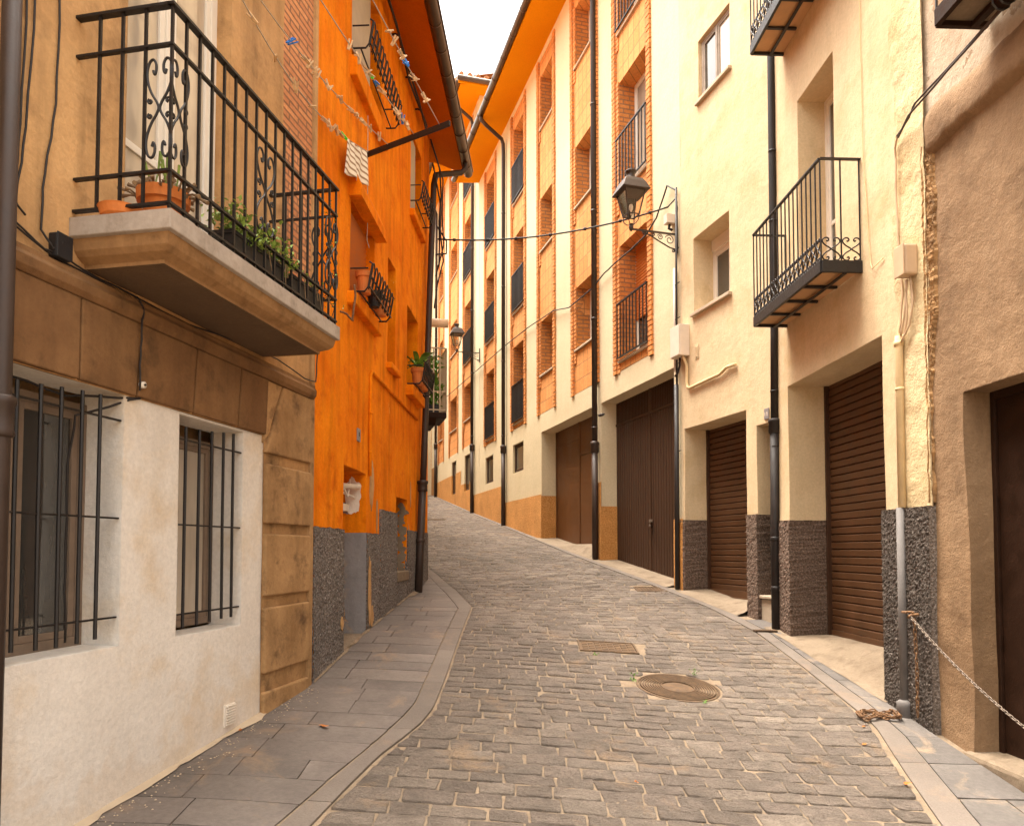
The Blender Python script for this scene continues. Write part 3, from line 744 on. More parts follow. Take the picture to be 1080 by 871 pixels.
rail(m, 4.085, .034, .014); rail(m, 3.90, .022, .012); rail(m, 3.315, .022, .012); rail(m, 3.165, .024, .012)
for x in [ra + (rb - ra) * i / 17 for i in range(18)]: m.bar((x, ry, 3.14), (x, ry, 4.08), .0125, .0125)
for y in (-.12, -.24, -.36): m.bar((ra, y, 3.16), (ra, y, 4.08), .0125, .0125); m.bar((rb, y, 3.16), (rb, y, 4.08), .0125, .0125)
m.build('railing', M['iron'], slab)
def lyre(P, Q, z, w, h, parent):        # scroll around a bar; P origin, Q in-plane direction
    m = MB(); P = Vector(P); Q = Vector(Q)
    for sgn in (1, -1):
        pts = scroll_pts(w / 2, h, sgn); m.tube([P + Q * x + Vector((0, 0, z + zz)) for x, zz in pts], .006, 6)
        for s2 in (1, -1):
            q = spiral((w * .36 * sgn, h * .075 * s2), w * .03, w * .10, 0, R(430) * sgn, 11)
            m.tube([P + Q * x + Vector((0, 0, z + zz)) for x, zz in q], .005, 6)
    m.build('scroll', M['iron'], parent)
lyre((ra, ry + .06, 0), (0, 1, 0), 3.61, .13, .46, slab); lyre((ra + .06, ry, 0), (1, 0, 0), 3.61, .13, .46, slab)
for i in (8.0, 16.4): lyre((ra + (rb - ra) * i / 17, ry, 0), (1, 0, 0), 3.61, .19, .46, slab)
lyre((rb, ry + .10, 0), (0, 1, 0), 3.61, .15, .46, slab)
# foreground drainpipe on the tan house
m = MB(); m.tube([(-2.885, -.075, -.2), (-2.885, -.075, 2.15), (-2.895, -.08, 6)], .036, 14); m.build('drainpipe', M['pipe'], H1, smooth=True)
m = MB(); m.lathe([(.040, 0), (.052, .01), (.046, .03), (.046, .12), (.054, .135), (.054, .16), (.040, .17)], (-2.885, -.075, 2.05), 16); m.build('drainpipe_collar', M['pipe'], H1, smooth=True)
# vent grille low on the pale panel
m = MB(); m.box(-1.16, -1.04, -.006, .01, .50, .635)
for i in range(8): m.box(-1.15, -1.05, -.016, -.006, .508 + i * .016, .517 + i * .016)
m.build('air_vent', M['whitep'], H1, bevel=.001)
# cables clipped to the tan house
def cable_thing(name, label, frame, pts, r, mat='cable', cat='cable', extra=(), group=None):
    m = MB()
    for pp in [pts] + list(extra):
        out = []
        for i in range(len(pp) - 1):
            a, b = Vector(pp[i]), Vector(pp[i + 1]); n = 4
            for k in range(n):
                t = k / n; p = a.lerp(b, t); p += Vector((.004 * math.sin(i * 5 + k * 2.1), 0, .004 * math.sin(i * 3 + k))); out.append(p)
        out.append(Vector(pp[-1])); m.tube(out, r, 6)
    o = m.build(name, M[mat], None, frame.ang, smooth=True, loc=frame.o); return tag(o, label, cat, group)
cable_thing('wall_cable', 'pair of thin black cables hanging down the tan wall beside the brown drainpipe', F1, [(-2.76, -.015, 5), (-2.755, -.015, 4.0), (-2.77, -.015, 3.4), (-2.80, -.015, 3.05)], .005,
            extra=[[(-2.70, -.018, 5), (-2.715, -.018, 4.0), (-2.745, -.018, 3.4), (-2.79, -.018, 3.06), (-2.74, -.02, 3.02)]])
cable_thing('wall_cable', 'single black cable curving down the tan wall to the black junction box', F1, [(-2.57, -.014, 5), (-2.58, -.014, 4.1), (-2.585, -.014, 3.6), (-2.64, -.014, 3.25), (-2.655, -.014, 3.0), (-2.60, -.03, 2.93), (-2.57, -.05, 2.97)], .005)
cable_thing('wall_cable', 'cable sagging from the junction box under the balcony slab to the orange house', F1, [(-2.86, -.02, 2.99), (-2.74, -.02, 2.955), (-2.64, -.025, 2.915), (-2.5, -.02, 2.92), (-2.3, -.02, 2.905), (-2.05, -.02, 2.90), (-1.6, -.02, 2.895), (-1.1, -.02, 2.93), (-.6, -.02, 2.955), (-.2, -.03, 2.90), (-.03, -.04, 2.92), (.0, -.04, 3.2)], .005,
            extra=[[(-2.86, -.02, 2.97), (-2.7, -.02, 2.93), (-2.55, -.02, 2.90), (-2.2, -.02, 2.89)], [(-2.06, -.03, 2.90), (-2.03, -.05, 2.85), (-2.04, -.05, 2.76), (-2.035, -.04, 2.6), (-2.03, -.035, 2.42)]])
cable_thing('wall_cable', 'black cable looping round the top corner of the wide grilled window', F1, [(-3.2, .08, 2.36), (-2.6, .08, 2.345), (-2.36, .1, 2.33), (-2.2, .08, 2.36), (-2.02, -.03, 2.385), (-2.1, .03, 2.34), (-2.3, .1, 2.25), (-2.32, .12, 2.0), (-2.32, .12, 1.5), (-2.31, .12, 1.16)], .006)
t = thing('junction_box', 'small square black junction box on the tan wall left of the balcony slab', 'box', F1.w(-2.555, 0, 2.90), F1.ang)
m = MB(); m.box(-.042, .042, -.045, 0, 0, .11); m.build('case', M['planter'], t, bevel=.006); m = MB(); m.box(-.045, .045, -.052, -.0452, .0, .113); m.build('lid', M['planter'], t, bevel=.004)
t = thing('insulator', 'small round cream insulator on the stone band between the two grilled windows', 'insulator', F1.w(-2.005, -.022, 2.455), F1.ang)
m = MB(); m.tube([(0, 0, 0), (0, -.022, 0)], .018, 14); m.build('knob', M['whitep'], t, smooth=True); m = MB(); m.tube([(0, -.022, 0), (0, -.03, 0)], .006, 8); m.build('screw', M['iron'], t)

# ------------------------------------------------------------------ pots on the tan balcony
def ground_leaf(m, c, size, rnd, flat=.4):
    a = rnd.uniform(0, 6.28); t = rnd.uniform(-flat, 1.2); d = Vector((math.cos(a) * math.cos(t), math.sin(a) * math.cos(t), math.sin(t))); s = d.cross(Vector((0, 0, 1)))
    s = s.normalized() if s.length > .01 else Vector((1, 0, 0)); c = Vector(c)
    n = s.cross(d) * size * .15
    m.face([c, c + d * size * .5 + s * size * .32 + n, c + d * size, c + d * size * .5 - s * size * .32 + n])
t = thing('flower_pot', 'terracotta pot of dried succulents at the near corner of the tan balcony', 'flower pot', F1.w(-2.27, -.33, 3.13), F1.ang)
m = MB(); m.lathe([(.075, .0), (.095, .12), (.10, .125), (.118, .125), (.122, .178), (.108, .178), (.10, .16)], (0, 0, 0), 24); m.build('pot', M['pot'], t, smooth=False)
m = MB(); rnd = random.Random(5)
for i in range(75):
    a = rnd.uniform(0, 6.28); r = rnd.uniform(.0, .12); c = Vector((r * math.cos(a), r * math.sin(a), .16)); d = Vector((math.cos(a) * r * 7, math.sin(a) * r * 7, rnd.uniform(-.1, 1))).normalized() * rnd.uniform(.04, .10)
    m.tube([c, c + d * .6 + Vector((0, 0, .008)), c + d + Vector((rnd.uniform(-.02, .02),) * 3)], [.004, .005, .011], 6)
m.build('plant', M['succ'], t)
m = MB()
for i in range(7):
    a = rnd.uniform(0, 6.28); c = Vector((.05 * math.cos(a), .05 * math.sin(a), .16)); e = c + Vector((rnd.uniform(-.04, .04), rnd.uniform(-.04, .04), rnd.uniform(.12, .26)))
    m.tube([c, (c + e) / 2 + Vector((.01, 0, 0)), e], [.003, .004, .007], 6)
m.build('stem', M['leaf'], t)
t = thing('pot_saucer', 'shallow terracotta saucer standing alone by the wall on the tan balcony', 'saucer', F1.w(-2.40, -.21, 3.128), F1.ang)
m = MB(); m.lathe([(.075, 0), (.09, .012), (.10, .045), (.104, .052), (.096, .052), (.085, .018), (.07, .014)], (0, 0, 0), 24); m.build('dish', M['pot'], t)
m = MB(); m.lathe([(.066, .0145), (.06, .022), (.04, .026)], (0, 0, 0), 16); m.build('soil', M['soil'], t)
for i, (s, lab, full) in enumerate([(-1.62, 'long black planter of fresh green leaves behind the middle of the balcony railing', 1), (-1.02, 'black planter with pale pots behind the far end of the balcony railing', 0)]):
    t = thing('planter', lab, 'planter', F1.w(s, -.40, 3.13), F1.ang)
    m = MB(); L = .27 if full else .22; H = .16
    m.sq([(1, 0)], (0, 0, 0)) if False else None
    for (x0, x1, z0, z1) in ((-L, L, 0, H), (-L - .008, L + .008, H - .02, H + .004)): m.box(x0, x1, -.065 - (.006 if z0 else 0), .065 + (.006 if z0 else 0), z0, z1)
    m.build('trough', M['planter'], t, bevel=.004)
    m = MB(); rnd = random.Random(20 + i)
    for k in range(1100 if full else 60):
        x = rnd.uniform(-L - .05, L + .09); a = rnd.gauss(0, .055); z = H - .01 + abs(rnd.gauss(.06, .04)) * (1.0 if full else .5) + .03 * math.sin(x * 14)
        ground_leaf(m, (x, a - .02, z), rnd.uniform(.022, .042), rnd)
    m.build('foliage', M['leaf'], t)
    m = MB()
    for k in range(4):
        x = rnd.uniform(-L, L); m.tube([(x, -.06, H + .02), (x + rnd.uniform(-.02, .02), -.10, H), (x + rnd.uniform(-.03, .03), -.108, H - rnd.uniform(.05, .13))], .0024, 5)
    m.build('dry_stem', M['succ'], t)
t = thing('flower_pot', 'small pale pot wedged at the far end of the tan balcony floor', 'flower pot', F1.w(-.80, -.30, 3.13), F1.ang)
m = MB(); m.lathe([(.05, 0), (.07, .13), (.078, .13), (.078, .16), (.066, .16)], (0, 0, 0), 18); m.build('pot', M['sill'], t)
m = MB(); m.lathe([(.066, .15), (.03, .155)], (0, 0, 0), 14); m.build('soil', M['soil'], t)
t = thing('vine', 'thin leafy vine climbing the far corner bars of the tan balcony', 'plant', F1.w(-.70, -.46, 3.15), F1.ang)
m = MB(); rnd = random.Random(9); pts = [(0, 0, 0)]
for i in range(16): pts.append((.03 * math.sin(i * 1.3), .03 * math.cos(i * 1.7), i * .055))
m.tube(pts, .003, 5); m.build('stem', M['succ'], t); m = MB()
for k in range(60):
    p = Vector(pts[rnd.randrange(3, 17)]); ground_leaf(m, p + Vector((rnd.gauss(0, .03), rnd.gauss(0, .02), rnd.gauss(0, .02))), rnd.uniform(.012, .026), rnd)
m.build('foliage', M['leaf2'], t)

# ------------------------------------------------------------------ ORANGE HOUSE (left)
H2 = thing('orange_house', 'bright orange house with a grey roughcast base and deep brown eave', 'house', F2.o, F2.ang)
E2 = 5.5; T2 = 7.95
rec = (.885, 1.70, -.5, 2.37, .30); sw = (3.20, 3.86, 1.34, 2.25, .16)
hw1 = (1.05, 2.0, 4.0, 4.94, .22); hn = (2.65, 3.08, 3.75, 4.99, .22); hw3 = (3.8, 4.60, 3.75, 4.81, .24); ht1 = (1.03, 2.28, 6.25, 7.5, .22); ht2 = (3.98, 4.82, 6.18, 7.3, .2)
m = MB(); facade(m, .004, E2, -.5, T2 + .1, [rec, sw, hw1, hn, hw3, ht1, ht2], 0, .3, .010, seed=9)
m.box(.004, E2, .5, 6.5, -.5, T2 + .9); m.face([(E2, 0, -.5), (E2, .5, -.5), (E2, .5, T2 + .1), (E2, 0, T2 + .1)])
m.build('wall', M['orange'], H2)
m = MB()
pl = [(.02, .88, 1.785), (1.70, 2.30, 1.775), (2.30, 3.2, 2.045), (3.2, 3.86, 1.33), (3.86, E2 - .03, 1.86)]
for i, (a, b, zt) in enumerate(pl):
    q_ = MB(); facade(q_, a, b, .35, zt, [], -.018, .022, .006, seed=9)
    for v_ in q_.v:
        if v_.z > zt - .03: v_.z += .014 * noise.noise(Vector((v_.x * 8, i, 0))) + .008 * noise.noise(Vector((v_.x * 30, i, 0)))
    coarse(q_, .009, 50); o_ = len(m.v); m.v += q_.v; m.f += [[k + o_ for k in f] for f in q_.f]
    for x in (a, b): m.face([(x, -.018, .35), (x, .02, .35), (x, .02, zt), (x, -.018, zt)])
    m.face([(a, -.018, zt), (b, -.018, zt), (b, .01, zt + .004), (a, .01, zt + .004)])
build_cut(m, 'plinth', M['grey_rc'], H2, [1.3])
# grey painted jamb and back of the blocked doorway
m = MB(); m.face([(1.695, -.012, -.5), (1.693, .298, -.5), (1.693, .298, 1.775), (1.695, -.012, 1.775)]); m.face([(.89, .294, -.5), (1.69, .294, -.5), (1.69, .294, 1.775), (.89, .294, 1.775)])
m.build('painted_base', M['grey_pt'], H2)
m = MB(); m.face([(.887, .297, 1.7), (1.697, .297, 1.7), (1.697, .297, 2.369), (.887, .297, 2.369)]); m.build('recess_back', M['orange'], H2)
def blob(m, cx, cz, w, h, y, seed, axis='x', n=40, t=.004):
    poly = []
    for k in range(n):
        a = 2 * math.pi * k / n; r = 1 + .38 * noise.noise(Vector((math.cos(a) * 1.7, math.sin(a) * 1.7, seed))) + .16 * noise.noise(Vector((math.cos(a) * 6, math.sin(a) * 6, seed + 3)))
        poly.append((cx + w * .5 * r * math.cos(a), cz + h * .5 * r * math.sin(a)))
    b = len(m.v)
    for d in (0, 1):
        for (u, z) in poly:
            m.v.append(Vector((u, y - t * d, z)) if axis == 'x' else Vector((y - t * d, u, z)))
    m.f.append([b + n + i for i in range(n)])
    for i in range(n): j = (i + 1) % n; m.f.append([b + i, b + j, b + n + j, b + n + i])
m = MB(); blob(m, .13, 2.16, .17, .34, 1.696, 3, 'y'); m.build('bare_plaster', M['whitep'], H2)
m = MB(); blob(m, .20, 2.03, .11, .12, 1.6965, 8, 'y', t=.003); m.build('plaster_scar', M['grey_pt'], H2)
m = MB()
for (x, z, w, h, sd) in ((1.93, 2.28, .20, .50, 5), (2.18, 1.98, .06, .40, 7), (1.80, 1.1, .10, .55, 9), (1.86, 2.75, .05, .14, 10), (3.98, 1.7, .06, .5, 11), (4.1, 2.35, .05, .3, 15)): blob(m, x, z, w, h, -.003, sd, t=.0035)
for (x, z, w, h, sd) in ((1.80, 1.2, .12, .62, 21), (1.9, .92, .12, .2, 22), (.8, .95, .08, .12, 25)): blob(m, x, z, w, h, -.022, sd, t=.006)
m.build('bare_plaster', M['tan'], H2)
m = MB(); m.tube([(.95, .1, 2.25), (1.3, .12, 2.22), (1.66, .06, 2.24)], .025, 8); m.tube([(.95, .13, 2.16), (1.3, .16, 2.17), (1.66, .1, 2.13)], .012, 8); m.tube([(1.2, .14, 2.3), (1.4, .1, 2.12), (1.55, .12, 2.3)], .01, 8)
m.box(1.0, 1.66, .16, .24, 1.99, 2.06); m.build('meter_pipes', M['whitep'], H2, smooth=False)
# eroded small window
m = MB(); m.box(sw[0], sw[1], .15, .19, sw[2], sw[3]); o = m.build('window_board', M['dkwood'], H2)
m = MB()
for k in range(20):
    z = 1.36 + k * .043; blob(m, .07 + .02 * math.sin(k), z, .10 + .05 * math.sin(k * 2.3), .07, 3.856 - .001 * (k % 3), k, 'y', 14, .012)
m.build('eroded_jamb', M['concrete'], H2)
m = MB(); m.box(sw[0] - .03, sw[1] + .03, -.03, .14, sw[2] - .13, sw[2] - .0); m.build('sill', M['concrete'], H2, bevel=.015)
m = MB(); m.bar((1.45, -.03, .60), (1.45, -.03, .60 + .01), .01) if False else None
# eave, soffit, gutter, downpipe
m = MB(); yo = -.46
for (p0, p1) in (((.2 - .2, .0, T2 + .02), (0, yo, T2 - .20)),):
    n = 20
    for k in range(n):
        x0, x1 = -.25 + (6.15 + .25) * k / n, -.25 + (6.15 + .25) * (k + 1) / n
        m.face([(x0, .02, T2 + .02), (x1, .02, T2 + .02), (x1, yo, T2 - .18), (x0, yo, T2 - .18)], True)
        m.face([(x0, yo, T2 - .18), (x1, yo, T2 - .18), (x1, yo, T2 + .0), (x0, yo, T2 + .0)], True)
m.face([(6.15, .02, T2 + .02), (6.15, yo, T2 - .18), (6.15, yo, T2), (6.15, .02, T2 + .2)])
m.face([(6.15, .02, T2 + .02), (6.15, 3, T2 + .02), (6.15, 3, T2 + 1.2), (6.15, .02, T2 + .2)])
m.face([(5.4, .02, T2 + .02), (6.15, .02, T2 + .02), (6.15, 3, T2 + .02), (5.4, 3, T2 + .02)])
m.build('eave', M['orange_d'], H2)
m = MB(); m.face([(-.25, yo - .05, T2 + .004), (6.16, yo - .05, T2 + .004), (6.16, 3.3, T2 + 1.5), (-.25, 3.3, T2 + 1.5)]); m.face([(-.25, 6.6, T2 + .1), (6.16, 6.6, T2 + .1), (6.16, 3.3, T2 + 1.5), (-.25, 3.3, T2 + 1.5)])
for k in range(27): x = -.2 + k * .24; m.tube([(x, yo - .07, T2 + .02), (x, 3.3, T2 + 1.52)], .06, 8)
m.build('roof', M['rooft'], H2)
gy = yo - .075; gz = T2 - .16
m = MB(); m.tube([(x, gy, gz + .0) for x in (-.3, 1.5, 3, 4.5, 6.2)], .07, 16)
for k in range(14): x = -.1 + k * .46; m.tube([(x, gy, gz), (x + .03, gy, gz)], .0755, 16)
m.tube([(-.3, gy - .072, gz + .045), (6.22, gy - .072, gz + .045)], .012, 8)
gut = m.build('gutter', M['gutter'], H2, smooth=True)
m = MB(); m.tube([(5.75, gy, gz - .03), (5.75, gy, gz - .16), (5.70, gy + .06, gz - .24), (5.50, -.22, gz - .36), (5.35, -.13, gz - .45), (5.28, -.11, gz - .62), (5.05, -.10, 5.6), (4.72, -.085, 3.2), (4.60, -.08, 2.4)], .045, 14)
dp = m.build('downpipe', M['pipe'], H2, smooth=True)
m = MB(); m.tube([(4.60, -.08, 2.5), (4.46, -.078, 1.7), (4.32, -.075, .95)], .053, 14)
m.lathe([(.056, 0), (.074, .012), (.066, .04), (.066, .10), (.078, .115), (.078, .15), (.05, .16)], (4.60, -.08, 2.42), 16)
m.lathe([(.054, 0), (.064, .01), (.064, .05), (.054, .06)], (4.465, -.078, 1.70), 16)
m.build('lower_pipe', M['pipe'], dp, smooth=True)
# shuttered window with protruding blind box
m = MB(); a, b = 1.05, 2.0
n = 18
for k in range(n):
    z0 = 4.94 - (k + 1) * .045; m.face([(a, .10, z0), (b, .10, z0), (b, .085, z0 + .025), (a, .085, z0 + .025)], True); m.face([(a, .085, z0 + .025), (b, .085, z0 + .025), (b, .10, z0 + .045), (a, .10, z0 + .045)], True)
sh = m.build('shutter', M['oshutter'], H2)
m = MB(); m.box(a, b, .2, .25, 4.0, 4.94); m.build('pane', M['glass'], sh)
m = MB(); m.prism([(0, 0)], 0, 0) if False else None
for (x0, x1) in ((.98, 2.06),):
    P = [(-.12, 4.90), (.0, 4.90), (.0, 5.22), (-.02, 5.22), (-.12, 5.0)]
    for (y0, z0), (y1, z1) in zip(P, P[1:] + P[:1]): m.face([(x0, y0, z0), (x1, y0, z0), (x1, y1, z1), (x0, y1, z1)])
    for x in (x0, x1): m.face([(x, y, z) for y, z in P])
m.build('blind_box', M['orange'], H2)
def sillpart(a, b, z, o=.09, t=.09, mat='orange'):
    m = MB(); m.box(a - .05, b + .05, -o, .02, z - t, z); m.build('sill', M[mat], H2, bevel=.012)
sillpart(1.0, 2.0, 3.995, .08, .12); sillpart(2.65, 3.08, 3.75, .07, .07); sillpart(3.8, 4.60, 3.75, .10, .14); sillpart(1.03, 2.28, 6.25, .07, .20); sillpart(3.98, 4.82, 6.17, .07, .10)
window(H2, 2.65, 3.08, 3.75, 4.99, .21, 'door', 1, 'glass', .04)
window(H2, 3.8, 4.60, 3.75, 4.81, .22, 'door', 1, 'glass', .04)
def reed(a, b, z0, z1, y):
    m = MB(); k = a
    while k < b: m.tube([(k, y, z0), (k + .004, y, z1)], .012, 6); k += .028
    m.build('reed_blind', M['sill'], H2)
window(H2, 1.03, 2.28, 6.25, 7.5, .2, 'door2', 1, 'glass', .05); reed(1.05, 1.9, 6.5, 7.49, .05)
window(H2, 3.98, 4.82, 6.18, 7.3, .19, 'door2', 1, 'glass', .05); reed(4.0, 4.5, 6.2, 7.3, .04)
# flower racks
def rack(a, b, z, zt, o, n, arch=True, name='flower_rack', tilt=.04):
    m = MB(); r = .008
    for x in (a, b): m.tube([(x, 0, zt - .04), (x, -o * .5, zt - .04), (x, -o, zt - .04)], r, 6); m.tube([(x, 0, z), (x, -o * .8, z), (x, -o, z + .04), (x, -o - tilt, zt), (x, -o - tilt * .3, zt + .02)], r * 1.2, 6)
    for zz in (z + .04, (z + zt) / 2 + .02): m.bar((a, -o - tilt * .4, zz), (b, -o - tilt * .4, zz), .012, .012)
    m.bar((a, -o * .5, z), (b, -o * .5, z), .012, .012)
    for k in range(n):
        x = a + (b - a) * (k + .5) / n; w = (b - a) / n * .36
        if arch: m.tube([(x - w, -o - .0, z + .02), (x - w, -o - tilt, zt - .03), (x - w * .6, -o - tilt, zt + .01), (x, -o - tilt, zt + .025), (x + w * .6, -o - tilt, zt + .01), (x + w, -o - tilt, zt - .03), (x + w, -o, z + .02)], r * .75, 5)
        else: m.tube([(x, -o * .2, z), (x, -o, z + .02), (x, -o - tilt, zt)], r * .75, 5)
    return m.build(name, M['iron'], H2)
rack(1.06, 1.98, 4.02, 4.28, .17, 8); rack(3.84, 4.62, 3.78, 4.06, .20, 8); rack(1.06, 2.4, 6.36, 6.62, .16, 12); rack(4.0, 4.85, 6.3, 6.55, .14, 8)
def pot(fr, s, off, z, r, h, lab, plantm=None, seed=0, mat='pot', tall=0):
    t = thing('flower_pot', lab, 'flower pot', fr.w(s, off, z), fr.ang)
    m = MB(); m.lathe([(r * .7, 0), (r * .9, h * .75), (r * 1.05, h * .75), (r * 1.08, h), (r * .95, h), (r * .9, h * .9)], (0, 0, 0), 18); m.build('pot', M[mat], t)
    m = MB(); m.lathe([(r * .9, h * .9), (r * .4, h * .93)], (0, 0, 0), 14); m.build('soil', M['soil'], t)
    if plantm:
        m = MB(); rnd = random.Random(seed)
        for k in range(70): ground_leaf(m, (rnd.gauss(0, r * .6), rnd.gauss(0, r * .6), h + abs(rnd.gauss(0, .05))), rnd.uniform(.03, .06), rnd)
        for k in range(tall):      # long strap leaves
            a = rnd.uniform(0, 6.28); L = rnd.uniform(.3, .5); d = Vector((math.cos(a), math.sin(a) , 0)); s = d.cross(Vector((0, 0, 1))) * .035
            prev = None
            for q in range(7):
                u = q / 6; c = Vector((0, 0, h)) + d * L * u * .8 + Vector((0, 0, L * (1.1 * u - .75 * u * u))); w = s * math.sin(math.pi * min(1, u * .9 + .12))
                if prev: m.face([prev[0], prev[1], c - w, c + w])
                prev = (c + w, c - w)
        m.build('foliage', M[plantm], t)
    return t
pot(F2, 1.16, -.11, 4.03, .085, .20, 'weathered terracotta pot at the near end of the lower flower rack', None, 1, 'pot')
pot(F2, 1.55, -.11, 4.03, .075, .15, 'dark pot in the middle of the lower flower rack', None, 2, 'planter')
pot(F2, 1.83, -.11, 4.03, .08, .14, 'terracotta pot at the far end of the lower flower rack', 'succ', 3)
pot(F2, 3.98, -.12, 3.79, .095, .22, 'terracotta pot with long arching green leaves in the far window rack', 'leaf2', 4, 'pot', 9)
pot(F2, 4.36, -.12, 3.79, .09, .20, 'terracotta pot of dry brown stems beside the downpipe', 'succ', 5)
# pipe and cable on the orange wall
m = MB(); m.tube([(1.80, -.02, 2.36), (1.80, -.02, 2.6), (1.79, -.02, 3.40), (1.83, -.025, 3.45), (1.90, -.025, 3.45), (2.6, -.02, 3.44), (3.5, -.02, 3.43), (4.5, -.02, 3.42)], .017, 10)
for s, z in ((1.80, 2.6), (1.795, 3.0)): m.tube([(s, -.02, z), (s, -.02, z + .02)], .022, 10)
m.build('gas_pipe', M['orange'], H2, smooth=True)
t = thing('number_plate', 'tiny grey house number plate on the orange wall beside the thin pipe', 'number plate', F2.w(1.38, 0, 2.655), F2.ang)
m = MB(); m.box(-.05, .05, -.014, .0, 0, .125); m.build('plate', M['plate'], t, bevel=.003); m = MB(); m.box(-.012, .016, -.016, -.0142, .05, .09); m.build('mark', M['ucable'], t)
t = thing('number_plate', 'small grey house number plate on the peach wall beside the black drainpipe', 'number plate', FA.w(-.075, 0, 3.11), FA.ang)
m = MB(); m.box(-.045, .045, -.012, .0, 0, .125); m.build('plate', M['plate'], t, bevel=.003); m = MB(); m.box(-.03, -.02, -.014, -.0122, .04, .08); m.box(.0, .022, -.014, -.0122, .07, .08); m.box(.01, .022, -.014, -.0122, .035, .07); m.build('mark', M['boxw'], t)
cable_thing('wall_cable', 'black cable bundle clipped along the orange wall under the eave', F2, [(s, -.07 - .02 * math.sin(s * 3), 7.72 - .03 * math.sin(s * 2.3)) for s in (-.2, .6, 1.3, 2.0, 2.6, 3.1, 3.6, 4.1, 4.5, 4.75)], .014,
            extra=[[(s, -.09, 7.70 + .03 * math.sin(s * 5)) for s in (1.0, 1.8, 2.6, 3.3, 4.0, 4.7)]] + [[(s, .0, 7.74), (s, -.08, 7.73)] for s in (.4, 1.2, 2.0, 2.8, 3.6, 4.3)])
cable_thing('cable_bundle', 'tangle of black cables hanging beside the brown downpipe of the orange house', F2, [(5.02, -.1, 7.72), (5.27, -.2, 7.4), (5.32, -.22, 7.0), (5.30, -.19, 6.6), (5.29, -.2, 6.2), (5.24, -.2, 5.9), (5.17, -.16, 5.7)], .012,
            extra=[[(5.07, -.1, 7.7), (5.22, -.26, 7.2), (5.27, -.24, 6.7), (5.25, -.27, 6.2), (5.17, -.2, 5.85)], [(5.12, -.12, 7.4), (5.37, -.2, 6.9), (5.22, -.22, 6.4), (5.35, -.25, 6.0), (5.22, -.18, 5.6), (5.12, -.15, 5.2)], [(5.22, -.16, 6.5), (5.34, -.30, 6.3), (5.32, -.3, 6.1), (5.22, -.15, 6.05)]])
cable_thing('hanging_wire', 'thin pale wire hanging down the orange wall between the windows', F2, [(1.55, -.03, 6.0), (1.56, -.03, 5.3), (1.57, -.03, 4.9), (1.55, -.03, 4.72), (1.6, -.04, 4.66), (1.62, -.03, 4.7)], .004, 'line')
# wall hook with clip on the tan balcony side
cable_thing('wall_hook', 'little rusty hook with frayed cord on the orange wall by the balcony slab', F2, [(.72, -.0, 3.72), (.74, -.06, 3.70), (.80, -.10, 3.66)], .010, 'rust', 'hook', extra=[[(.80, -.09, 3.66), (.84, -.11, 3.9), (.83, -.10, 4.0)]])

# ------------------------------------------------------------------ clothesline rig, pegs, cloth
t = thing('clothesline', 'dark iron bar on the orange wall holding four cords above the balcony', 'clothesline', F2.o, F2.ang)
A = Vector((1.38, 0, 5.477)); B = Vector((.86, -.935, 5.477))
m = MB(); m.bar(A, A.lerp(B, 1.03), .022, .05); m.build('bar', M['iron'], t, bevel=.002)
rot12 = F1.ang - F2.ang
ldir = -(Matrix.Rotation(rot12, 3, 'Z') @ Vector((1, 0, 0)))
SIDE = Vector((-ldir.y, ldir.x, 0))
if SIDE.y > 0: SIDE = -SIDE
starts = [A.lerp(B, u) for u in (.10, .34, .64, .92)]
lines = []
m = MB()
for i, P in enumerate(starts):
    L = 4.6; sag = (.55, .33, .19, .06)[i]; dr_ = SIDE * (.10 if i == 0 else .0)
    pts = [P + (ldir + dr_) * (L * k / 24) + Vector((0, 0, .02 - sag * math.sin(math.pi * k / 24))) for k in range(25)]
    m.tube(pts, .0045, 5); lines.append((P, L, sag))
m.build('cord', M['line'], t, smooth=True)
m = MB(); e0 = starts[0] + ldir * 4.6; e3 = starts[3] + ldir * 4.6; d = (e0 - e3).normalized(); m.bar(e0 + d * .9, e3 - d * .1, .022, .05); m.build('near_bar', M['iron'], t)
# one peg, copied
def make_peg(mat, lab, group):
    p = MB()
    for s in (1, -1):
        p.face([(0, 0, 0)] * 3) if False else None
        p.bar((s * .004, 0, -.034), (s * .0105, 0, .034), .010, .0075, (0, 1, 0))
    p.tube([(-.009, 0, -.002), (.009, 0, -.002)], .005, 6)
    o = p.build('clothes_peg', mat, None, 0); return tag(o, lab, 'clothes peg', group)
pegs = {'w': make_peg(M['peg'], 'pale wooden clothes peg clipped to a clothesline over the street', 'wooden clothes pegs on the cords'),
        'b': make_peg(M['pegb'], 'bright blue plastic clothes peg clipped to a clothesline', 'blue clothes pegs on the cords'),
        'g': make_peg(M['pegg'], 'bright green plastic clothes peg clipped to a clothesline', 'green clothes pegs on the cords')}
first = {k: True for k in pegs}; rnd = random.Random(31)
plist = [(0, [.62, .70, .72, .76, .84, .86, .90, 1.12, 1.36, 1.4, 1.62, 1.9], 'w'), (0, [.58, .56], 'g'), (1, [.18, .34, .46, .49, .56, .58, .60, .66, .80, .84, .96, 1.0, 1.12, 1.15, 1.18, 1.22, 1.26], 'w'), (1, [1.42, 1.44], 'b'),
         (2, [.14, .17, .20, .22, .26, .30, .33, .35, .62, .66, .80, .84, .88, .98, 1.02, 1.1], 'w'), (2, [.24, .27, .72], 'b'), (2, [.78], 'g'), (3, [.30, .34, .52, .56, .74, .78, .9, .98], 'w'), (3, [.68, .70, .71], 'b')]
SP = {0: 1.6, 1: 1.25, 2: 1.15, 3: 1.0}
